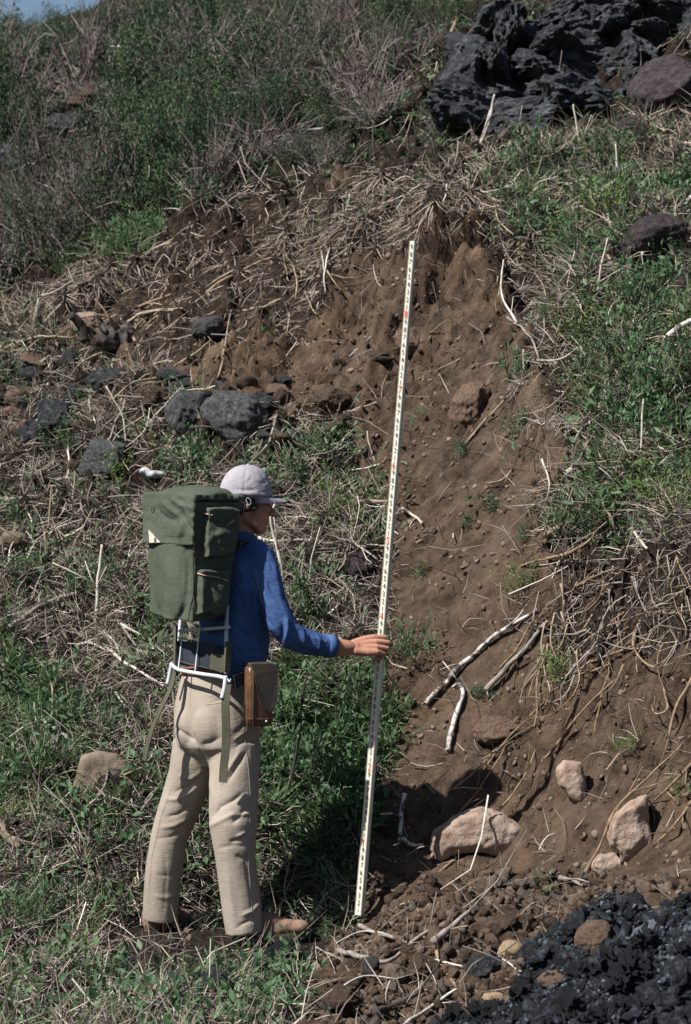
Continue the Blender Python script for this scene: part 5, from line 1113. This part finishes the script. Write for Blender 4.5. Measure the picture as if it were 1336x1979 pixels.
TF = [([(337, 1405), (357, 1419), (378, 1432)], -.012, 5), ([(363, 1330), (363, 1363), (368, 1406), (381, 1442), (395, 1466), (404, 1490)], -.006, 4), ([(388, 1440), (406, 1436), (430, 1424)], -.008, 7), ([(345, 1446), (365, 1463), (386, 1472), (404, 1468)], -.011, 8),
  ([(332, 1532), (366, 1521), (402, 1492)], -.012, 8), ([(340, 1500), (370, 1505), (398, 1486)], .006, 6), ([(318, 1545), (345, 1545), (385, 1520)], .007, 6),
  ([(320, 1580), (345, 1574), (370, 1556)], -.010, 6), ([(308, 1600), (335, 1596), (368, 1580)], .007, 6), ([(300, 1622), (330, 1618), (356, 1606)], -.007, 6), ([(352, 1592), (366, 1600), (362, 1640)], -.006, 5),
  ([(341, 1495), (310, 1580), (292, 1660), (284, 1765)], .005, 2.4), ([(300, 1690), (330, 1694), (350, 1680)], -.004, 6), ([(296, 1730), (320, 1736), (345, 1728)], .004, 6), ([(318, 1640), (322, 1690), (316, 1770)], -.004, 8),
  ([(440, 1512), (456, 1486), (480, 1448)], -.012, 6), ([(425, 1520), (440, 1490), (468, 1446)], .008, 6), ([(452, 1418), (464, 1408), (478, 1396)], -.008, 4), ([(450, 1432), (466, 1420), (482, 1410)], .006, 4), ([(454, 1447), (468, 1434), (486, 1424)], -.007, 4),
  ([(408, 1584), (425, 1560), (450, 1548), (474, 1530)], -.016, 8), ([(402, 1598), (430, 1584), (462, 1568)], .008, 7), ([(448, 1592), (462, 1580), (488, 1548)], -.012, 6), ([(456, 1578), (476, 1572), (494, 1572)], .009, 5), ([(440, 1628), (466, 1622), (494, 1598)], -.012, 6), ([(455, 1618), (474, 1610), (498, 1616)], .010, 4),
  ([(418, 1640), (450, 1634), (484, 1636)], -.006, 6), ([(452, 1652), (474, 1662), (484, 1700)], -.008, 7), ([(440, 1680), (446, 1730), (454, 1790)], .005, 8), ([(476, 1680), (486, 1724), (492, 1770)], -.007, 7), ([(466, 1770), (488, 1760), (506, 1742)], .009, 5), ([(455, 1795), (476, 1782), (500, 1770)], -.008, 5),
  ([(396, 1340), (420, 1346), (450, 1340)], .004, 5), ([(400, 1360), (430, 1352), (455, 1360)], -.004, 5), ([(404, 1500), (412, 1540), (406, 1580)], .006, 5)]
folds(me, [(l_, a_ * .75, w_ * .72) for l_, a_, w_ in TF], .0022, 6, (1.6, 1.6, .8))
trs = link('trousers', me, M['khaki'], man)
for nm_, ln_ in (('pocket_welt', [(398, 1362), (415, 1360), (432, 1357)]), ('centre_seam', [(372, 1318), (368, 1345), (369, 1385), (377, 1420)]), ('side_seam', [(470, 1405), (480, 1480), (484, 1560), (480, 1650), (486, 1740), (490, 1790)])):
    bv_ = BVHTree.FromPolygons([tuple(v.co) for v in trs.data.vertices], [tuple(f.vertices) for f in trs.data.polygons]); q_ = []
    for x_, y_ in catmull([Vector((a, 0, b)) for a, b in ln_], 6) and [(v.x, v.z) for v in catmull([Vector((a, 0, b)) for a, b in ln_], 6)]:
        l_, n_, i_, d_ = bv_.ray_cast(ORG, (P(x_, y_, 10) - ORG).normalized())
        if l_ is not None: q_.append(l_ + n_ * .0002)
    o_s = link(nm_, MB().chain(q_, [.0016] * len(q_), 6, False).mesh(nm_), M['khaki']); o_s.parent = trs
bl = MB(); bl.stack([row(413, 1304, 9.99, .151, .104), row(414, 1292, 9.99, .149, .102)], R(45), 40); link('belt', bl.mesh('belt'), M['beltl'], man)

# --- boots
def boot(heel, toe, ank, nm):
    heel, toe = Vector(heel), Vector(toe); d = (toe - heel); L = d.length; d.normalize(); s = UP.cross(d).normalized(); u = d.cross(s)
    if u.z < 0: u = -u
    B = (d, s, u); m = MB()
    m.ellipsoid(heel + d * .04 + u * .05, (.045, .037, .05), B); m.ellipsoid(heel + d * .10 + u * .055, (.075, .038, .05), B); m.ellipsoid(heel + d * .14 + u * .060, (.07, .036, .048), B); m.ellipsoid(heel + d * L * .62 + u * .040, (.085, .042, .036), B); m.ellipsoid(heel + d * (L - .062) + u * .034, (.062, .045, .031), B)
    m.chain([heel + d * .055 + u * .05, Vector(ank)], [.043, .044], 18)
    me = m.remesh('boot', .005, 4); c = mco(me); setco(me, c + mno(me) * (.004 * fbm(c * 24, 3))[:, None])
    o = link('boot', me, M['boot'], man)
    sm_ = MB(); pr = []
    for k in range(24):
        a = 2 * math.pi * k / 24; x = math.cos(a); pr.append(heel + d * (L * .5 + x * L * .505) + s * math.sin(a) * (.044 if x > -.2 else .036) * (abs(math.sin(a)) ** -.25 if abs(math.sin(a)) > .05 else 1))
    sm_.ring_loft([[p - u * .006 for p in pr], [p + u * .012 for p in pr], [p * .97 + (heel + d * L * .5) * .03 + u * .020 for p in pr]])
    q = link('sole', sm_.mesh('sole', False), M['sole']); q.parent = o
    for k in range(4):
        c_ = heel + d * (L * .36 + .022 * k) + u * (.102 - .010 * k)
        q = link('lace', MB().chain([c_ - s * .026 - u * .012, c_ + u * .002, c_ + s * .026 - u * .012], [.0028] * 3, 6).mesh('lace'), M['webbing']); q.parent = o
    return o
boot(P(449, 1822, 9.86), P(600, 1806, 9.93), P(474, 1772, 9.87), 'r')
boot(P(282, 1806, 10.10), P(366, 1780, 10.32), P(310, 1765, 10.13), 'l')

# ------------------------------------------------------------------ the backpack on its frame
pk = empty('backpack', tuple(P(376, 1200, 9.83)), 'olive green framed backpack on the man\'s back with side pockets', 'backpack')
def bvh(me): 
    return BVHTree.FromPolygons([tuple(v.co) for v in me.vertices], [tuple(p.vertices) for p in me.polygons])
tLB, tRB, tRF, tLF = P(283, 957, 9.87), P(377, 968, 9.64), P(470, 968, 9.80), P(382, 958, 10.03)
bLB, bRB, bRF, bLF = P(289, 1186, 9.87), P(371, 1204, 9.66), P(438, 1189, 9.785), P(356, 1180, 10.0)
bag = MB().hexa([bLB, bRB, bRF, bLF, tLB, tRB, tRF, tLF])
cB = (bLB + bRB + tLB + tRB) / 4; cBn = Vector((-.80, -.60, 0))
bag.ellipsoid(cB - cBn * -.0 + Vector((0, 0, -.05)), (.115, .022, .20), (hr, hf, UP))
me = bag.remesh('bag', .0058, 9)
folds(me, [([(376, 968), (373, 1060), (371, 1200)], -.006, 2.2), ([(300, 960), (294, 1060), (296, 1180)], -.004, 5), ([(330, 1060), (326, 1120), (332, 1190)], .004, 9), ([(312, 1100), (316, 1150), (310, 1188)], -.004, 5), ([(354, 1070), (350, 1130), (356, 1200)], -.004, 5),
  ([(296, 1184), (330, 1196), (368, 1204)], .006, 3), ([(362, 1165), (352, 1185), (346, 1200)], -.005, 3), ([(290, 1090), (300, 1130), (296, 1170)], .003, 5), ([(372, 1170), (384, 1190), (400, 1198)], -.006, 4), ([(380, 1170), (384, 1185), (388, 1200)], .004, 3)], .0042, 11, (1, 1, .6))
link('bag', me, M['pack'], pk); bagv = bvh(me)
# flap over the top and the back panel
fl = MB(); o_ = .010
nB = (tRB - tLB).cross(UP).normalized()
if nB.y > 0: nB = -nB
nS = (tRF - tRB).cross(UP).normalized()
if nS.y > 0: nS = -nS
def lo(p, py, a=0, b=0): q = p.copy(); q = Vector((q.x, q.y, CZ + (CY - py) * q.y / F)); return q + nB * a + nS * b
a1, a2, a3, a4 = lo(tLB, 968, .012, -.012), lo(tRB, 968, .012, .010), lo(tRF, 968, -.004, .010), lo(tLF, 968, -.004, -.012)
fl.hexa([a1, a2, a3, a4, lo(tLB, 950, .010, -.010), lo(tRB, 955, .010, .008), lo(tRF, 957, -.004, .008), lo(tLF, 950, -.004, -.010)])
ctop = (tLB + tRB + tRF + tLF) / 4
fl.ellipsoid(ctop + UP * .014, (.165, .135, .036), (hr, hf, UP), 26, 13)
k1, k2 = lo(tLB, 1050, .016, -.010), lo(tRB, 1055, .018, .004)
fl.hexa([k1, k2, k2 - nB * .020, k1 - nB * .020, a1 + nB * .002, a2 + nB * .002, a2 - nB * .018, a1 - nB * .018])
me = fl.remesh('flap', .0052, 5)
folds(me, [(l_, a_ * 1.6, w_) for l_, a_, w_ in [([(300, 975), (318, 1000), (345, 1010)], -.006, 6), ([(350, 985), (360, 1010), (372, 1030)], -.008, 5), ([(356, 1000), (352, 1024), (345, 1046)], .006, 5), ([(330, 960), (350, 975), (374, 985)], .006, 6), ([(312, 968), (330, 985), (348, 1000)], .005, 5), ([(362, 1035), (340, 1042), (312, 1040)], -.004, 5),
  ([(340, 962), (356, 972), (366, 992)], -.007, 4), ([(290, 1000), (296, 1020), (292, 1045)], -.003, 5)]] + [([(380 + 8 * k, 956), (381 + 8 * k, 968)], -.004 if k % 2 else .003, 2) for k in range(11)] + [([(368, 962 + 9 * k), (378, 964 + 9 * k)], -.004 if k % 2 else .003, 2.2) for k in range(10)], .005, 12)
link('flap', me, M['pack'], pk); flv = bvh(me)
def on(px, py, off, *tr):
    best = None
    for b in tr:
        l, n, i, ds = b.ray_cast(ORG, (P(px, py, 10) - ORG).normalized())
        if l is not None and (best is None or l.y < best[0].y): best = (l, n)
    if best is None: return P(px, py, 9.72)
    return best[0] + (ORG - best[0]).normalized() * off
# side pockets
def side(s, py, out): 
    top = tRB.lerp(tRF, s); bot = bRB.lerp(bRF, s); v = (py - 968) / (1198 - 968); return top.lerp(bot, v) + nS * out
pv = []
for s0, s1, p0, p1, bul in ((.17, .92, 979, 1080, .045), (.10, .93, 1099, 1186, .040)):
    m = MB(); m.hexa([side(s0, p1, -.02), side(s1, p1, -.02), side(s1, p0, -.02), side(s0, p0, -.02), side(s0 + .02, p1 - 5, bul), side(s1 - .08, p1 - 8, bul), side(s1 - .06, p0 + 8, bul * .75), side(s0 + .02, p0 + 3, bul * .75)])
    m.ellipsoid(side((s0 + s1) / 2, (p0 + p1) / 2 + 14, bul * .8), (.055, .022, .07), (hf, -hr, UP))
    me = m.remesh('pocket', .0046, 6)
    if p0 < 1000: fo = [([(388, 990), (400, 1004), (430, 1014)], -.012, 5), ([(430, 1014), (448, 1004), (462, 990)], -.010, 5), ([(398, 985), (430, 984), (462, 983)], .006, 4), ([(395, 1062), (412, 1035), (440, 1030)], .008, 6), ([(400, 1000), (408, 1030), (400, 1070)], -.006, 6), ([(420, 1050), (440, 1060), (456, 1048)], -.006, 5), ([(420, 1040), (432, 1060), (440, 1078)], .004, 4)]
    else: fo = [([(382, 1112), (400, 1118), (440, 1124)], -.008, 4), ([(382, 1104), (405, 1104), (440, 1112)], .006, 4), ([(386, 1124), (394, 1150), (390, 1182)], .006, 7), ([(400, 1126), (412, 1150), (400, 1180)], -.006, 6), ([(412, 1130), (430, 1150), (440, 1160)], -.005, 5)]
    folds(me, fo, .004, 14)
    link('side_pocket', me, M['pack'], pk); pv.append(bvh(me))
def strip(name, px, rad, mat, off=.002, n=6, par=pk):
    return link(name, MB().chain(catmull([on(x, y, off, bagv, flv, *pv) for x, y in px], 4), [rad] * ((len(px) - 1) * 4 + 1), n, False).mesh(name), M[mat], par)
strip('zip', [(394, 992), (402, 994), (412, 996)], .0030, 'zip', .003); strip('zip', [(441, 1014), (450, 1008), (463, 997)], .0030, 'zip', .003)
strip('zip', [(382, 1108), (395, 1112), (410, 1114), (426, 1117)], .0030, 'zip', .003); strip('zip', [(430, 1118), (440, 1123)], .0030, 'zip', .003)
strip('drawcord', [(376, 1050), (373, 1080), (374, 1120), (373, 1150), (368, 1172), (364, 1200)], .0022, 'webbing', .002); strip('drawcord', [(373, 1150), (377, 1172), (380, 1200)], .002, 'webbing', .002)
m = MB(); q = [on(287, 1024, .003, flv), on(289, 1049, .003, flv), on(310, 1048, .003, flv)]; m.v = [tuple(x) for x in q] + [tuple(x + Vector((.01, .012, 0))) for x in q]; m.f = [(0, 1, 2), (5, 4, 3), (0, 3, 4, 1), (1, 4, 5, 2), (2, 5, 3, 0)]
link('corner_patch', m.mesh('corner_patch', False), M['patch'], pk)
# faded lettering on the flap
def glyph(txt, size, depth, xs_=1.0):
    c = bpy.data.curves.new('glyph', 'FONT'); c.body = txt; c.size = size; c.extrude = depth; c.align_x = 'CENTER'; c.align_y = 'CENTER'; c.resolution_u = 3
    o = bpy.data.objects.new('glyph', c); COL.objects.link(o); dg = bpy.context.evaluated_depsgraph_get()
    me = bpy.data.meshes.new_from_object(o.evaluated_get(dg)); bpy.data.objects.remove(o); cc = mco(me); cc[:, 0] *= xs_; setco(me, cc); return me
M['ink'] = mat_noise('faded_ink', [(.4, (.022, .028, .020)), (.65, (.06, .078, .05))], 60, .9, 0)
for ch, x, y in (('U', 295, 985), ('.', 303, 990), ('S', 311, 984), ('.', 319, 988)):
    g_ = glyph(ch, .034, .0006); o = link('letter', g_, M['ink'], pk); c0 = on(x, y, .003, flv); mw = Matrix.Translation(c0) @ Matrix([(*t, 0) for t in zip(*(hr, UP, -hf))] + [(0, 0, 0, 1)]); o.matrix_basis = mw
# frame tubes
def tube(name, p, r, mat='alu', n=12): return link(name, MB().chain(catmull(p, 5), [r] * ((len(p) - 1) * 5 + 1), n, False).mesh(name), M[mat], pk)
fo_ = Vector((0, .0, 0))
RT, RB_, LT, LB_ = P(462, 975, 9.90), P(437, 1302, 9.745), P(384, 950, 10.06), P(338, 1284, 9.965)
tube('frame_upright', [RT, P(441, 1150, 9.85), RB_], .0082); tube('frame_upright', [LT, LT.lerp(LB_, .5), LB_], .0082)
tube('lower_bar', [P(331, 1283, 9.93), P(345, 1294, 9.88), P(385, 1302, 9.80), P(420, 1307, 9.745), P(436, 1311, 9.73)], .0080)
tube('frame_foot', [P(437, 1306, 9.73), P(434, 1330, 9.725), P(429, 1350, 9.72)], .0088); tube('frame_foot', [P(332, 1282, 9.93), P(328, 1305, 9.93), P(324, 1322, 9.93)], .0082)
tube('cross_bar', [P(342, 1218, 9.99), P(390, 1216, 9.86), P(444, 1212, 9.76)], .0065)
tube('wire_rod', [P(355, 1200, 9.93), P(350, 1250, 9.92), P(345, 1293, 9.89)], .0030, n=8); tube('wire_rod', [P(387, 1205, 9.85), P(382, 1255, 9.83), P(377, 1300, 9.81)], .0030, n=8)
tube('cord', [P(342, 1232, 9.945), P(380, 1240, 9.85), P(428, 1246, 9.765)], .0022, 'webbing', 6); tube('cord', [P(342, 1276, 9.935), P(370, 1284, 9.85), P(404, 1292, 9.79)], .0022, 'webbing', 6)
tube('clevis_pin', [P(471, 985, 9.80), P(475, 970, 9.797), P(478, 962, 9.795), P(484, 966, 9.793), P(485, 973, 9.793), P(480, 976, 9.794), P(477, 968, 9.794)], .0010, n=6)
tube('wing_nut', [P(440, 1312, 9.725), P(444, 1318, 9.72), P(446, 1312, 9.72)], .003, n=6)
def ribbon(name, p, wdt, mat, across, par=pk, th=.0022):
    c = catmull(p, 6); m = MB(); rings = []
    for i, q in enumerate(c):
        t = (c[min(i + 1, len(c) - 1)] - c[max(i - 1, 0)]).normalized(); a = (across - t * across.dot(t)).normalized(); b = t.cross(a)
        rings.append([q + a * wdt / 2 + b * th, q - a * wdt / 2 + b * th, q - a * wdt / 2 - b * th, q + a * wdt / 2 - b * th])
    m.ring_loft(rings); return link(name, m.mesh(name, False), M[mat], par)
bandax = UP
ribbon('back_band', [P(343, 1262, 9.965), P(372, 1264, 9.87), P(405, 1270, 9.80), P(436, 1277, 9.755)], .098, 'darkband', UP, th=.006)
ribbon('band_padding', [P(408, 1276, 9.782), P(422, 1280, 9.757), P(434, 1284, 9.737)], .068, 'webbing', UP, th=.005)
ribbon('upright_webbing', [P(341, 1210, 9.955), P(339, 1245, 9.945), P(338, 1284, 9.925)], .016, 'webbing', hr, th=.004)
ribbon('upright_webbing', [P(442, 1240, 9.742), P(440, 1270, 9.735), P(438, 1300, 9.725)], .026, 'webbing', hf, th=.006)
ribbon('waist_strap', [P(440, 1322, 9.72), P(436, 1360, 9.715), P(437, 1400, 9.715), P(437, 1440, 9.725), P(433, 1480, 9.735), P(431, 1512, 9.735)], .034, 'webbing', Vector((1, -.35, 0)).normalized())
ribbon('waist_strap', [P(338, 1296, 9.92), P(330, 1330, 9.90), P(310, 1372, 9.885), P(294, 1410, 9.88), P(284, 1446, 9.88), P(280, 1470, 9.88)], .022, 'webbing', Vector((.8, -.6, .2)).normalized())
ribbon('hip_belt', [P(452, 1318, 9.74), P(468, 1312, 9.78), P(490, 1306, 9.84), P(505, 1303, 9.92)], .05, 'darkband', UP, th=.006)
for s in (1, -1):       # shoulder straps over the front of the shirt
    b0 = P(450, 1065, 9.985) + hr * .105 * s
    ribbon('shoulder_strap', [b0 - hf * .085 - UP * .03, b0 - hf * .03 + UP * .040, b0 + hf * .075 + UP * .01, b0 + hf * .145 - UP * .10, b0 + hf * .145 - UP * .22, b0 + hf * .125 - UP * .30], .045, 'webbing', hr, th=.004)

# ------------------------------------------------------------------ the leather case on the belt
lc = empty('leather_case', tuple(P(505, 1400, 9.78)), 'brown leather belt case with dark flap hanging on the man\'s right hip', 'leather case')
la = Vector((.92, .38, 0)).normalized(); lb = Vector((.38, -.92, 0)).normalized()      # along the hip, outward
c0 = P(500, 1345, 9.775)
def cs(a, b, z): return c0 + la * a + lb * b + UP * z
m = MB(); rings = []
for z, wd, dp in ((-.118, .040, .020), (-.114, .050, .027), (-.09, .054, .031), (0, .055, .033), (.09, .054, .032), (.118, .052, .030)):
    ring = []
    for j in range(28):
        a = 2 * math.pi * j / 28; e = .45; ring.append(cs(math.copysign(abs(math.cos(a)) ** e, math.cos(a)) * wd, math.copysign(abs(math.sin(a)) ** e, math.sin(a)) * dp, z))
    rings.append(ring)
m.ring_loft(rings); me = m.mesh('case_body'); link('case_body', me, M['leather'], lc)
m = MB(); out_l = [(-.046, .13), (.058, .126), (.066, .10), (.068, .02), (.064, -.028), (.050, -.052), (.030, -.060), (.008, -.050), (-.010, -.020), (-.024, .04), (-.032, .09)]
m.v = [tuple(cs(a, .037 + .006 * math.sin((z + .06) * 14), z)) for a, z in out_l] + [tuple(cs(a, .031 + .006 * math.sin((z + .06) * 14), z)) for a, z in out_l]; n = len(out_l)
m.f = [tuple(range(n)), tuple(range(2 * n - 1, n - 1, -1))] + [(i, n + i, n + (i + 1) % n, (i + 1) % n) for i in range(n)]
link('case_flap', m.mesh('case_flap', False), M['leatherdark'], lc)
m = MB().hexa([cs(-.05, -.034, .118), cs(.056, -.034, .118), cs(.056, .040, .118), cs(-.046, .040, .118), cs(-.044, -.034, .134), cs(.05, -.034, .134), cs(.05, .036, .132), cs(-.04, .036, .132)]); me = m.remesh('flap_top', .004, 3); link('flap_top', me, M['leatherdark'], lc)
link('edge_seam', MB().chain([cs(-.052, .018, -.11), cs(-.053, .020, 0), cs(-.052, .018, .115)], [.004] * 3, 8).mesh('edge_seam'), M['leather'], lc)
link('edge_seam', MB().chain([cs(-.036, .033, -.112), cs(-.034, .0345, 0), cs(-.034, .033, .10)], [.0025] * 3, 8).mesh('edge_seam'), M['leatherdark'], lc)
link('bottom_band', MB().chain([cs(-.05, .026, -.088), cs(0, .0335, -.09), cs(.05, .026, -.09)], [.0032] * 3, 8).mesh('bottom_band'), M['leatherdark'], lc)
link('stud', MB().ellipsoid(cs(.020, .034, -.098), (.005, .005, .005)).mesh('stud'), M['alu'], lc)

# ------------------------------------------------------------------ the numbered staff
M['staffpaint'] = mat_noise('cream_staff_paint', [(.3, (.56, .525, .42)), (.7, (.64, .61, .51))], 14, .5, .1, 90, .001, .4)
M['redink'] = mat_noise('red_numeral', [(.3, (.55, .05, .03)), (.7, (.66, .09, .05))], 40, .6, 0)
M['blackink'] = mat_noise('black_numeral', [(.3, (.02, .02, .02)), (.7, (.045, .04, .04))], 40, .6, 0)
rod = empty('survey_staff', tuple(P(695, 1752, 10.0)), 'tall cream numbered measuring staff standing on the soil in the man\'s hand', 'measuring staff')
th = R(33); tv = Vector((math.cos(th), -math.sin(th), 0)); nv = Vector((-math.sin(th), -math.cos(th), 0))
def rc(py): return P(696 + 103 * (1752 - py) / 1287, py, 10.02)
ax = (rc(465) - rc(1752)).normalized(); tv = (tv - ax * tv.dot(ax)).normalized(); nv = tv.cross(ax)
def rw(py): return .0245 + .0075 * (py - 465) / 1287       # face width
def prism(m, py0, py1, shr=1.0):
    r = []
    for py in np.linspace(py0, py1, 12):
        c = rc(py); h = rw(py) * .5 * shr; b = .0025; q = []
        for a_, b_ in ((1, 1), (-1, 1), (-1, -1), (1, -1)):
            q += [c + tv * (a_ * (h - (b if a_ * b_ > 0 else 0))) + nv * (b_ * (h * .9 - (0 if a_ * b_ > 0 else b))), c + tv * (a_ * (h - (0 if a_ * b_ > 0 else b))) + nv * (b_ * (h * .9 - (b if a_ * b_ > 0 else 0)))]
        r.append(q)
    m.ring_loft(r)
m = MB(); prism(m, 1768, 466); link('staff_body', m.mesh('staff_body', False), M['staffpaint'], rod)
gl = {d: glyph(d, .030, .0005, .72) for d in '0123456789'}; gr = {}
for d in gl:
    gl[d].materials.append(M['blackink']); g2 = gl[d].copy(); g2.materials.clear(); g2.materials.append(M['redink']); gr[d] = g2
for i in range(1, 91):
    py = 1773.5 - 14.56 * i
    if py < 468 or 1228 < py < 1274: continue
    red = i % 10 == 0; dgt = str(i // 10) if red else str(i % 10)
    o = bpy.data.objects.new('red_numeral' if red else 'numeral', (gr if red else gl)[dgt]); COL.objects.link(o)
    if py < 474 or py > 1745: sclf = .7
    else: sclf = 1.5 if red else 1.0
    c = rc(py) + nv * (rw(py) * .45 + .0012) + tv * (.001 if not red else 0)
    mt = Matrix([(*t, 0) for t in zip(tv, ax, nv)]); mt = Matrix(((tv.x, ax.x, nv.x, c.x), (tv.y, ax.y, nv.y, c.y), (tv.z, ax.z, nv.z, c.z), (0, 0, 0, 1)))
    o.parent = rod; o.matrix_parent_inverse = Matrix.Translation(rod.location).inverted(); o.matrix_basis = mt @ Matrix.Diagonal((sclf * (.85 if red else 1), sclf, 1, 1))
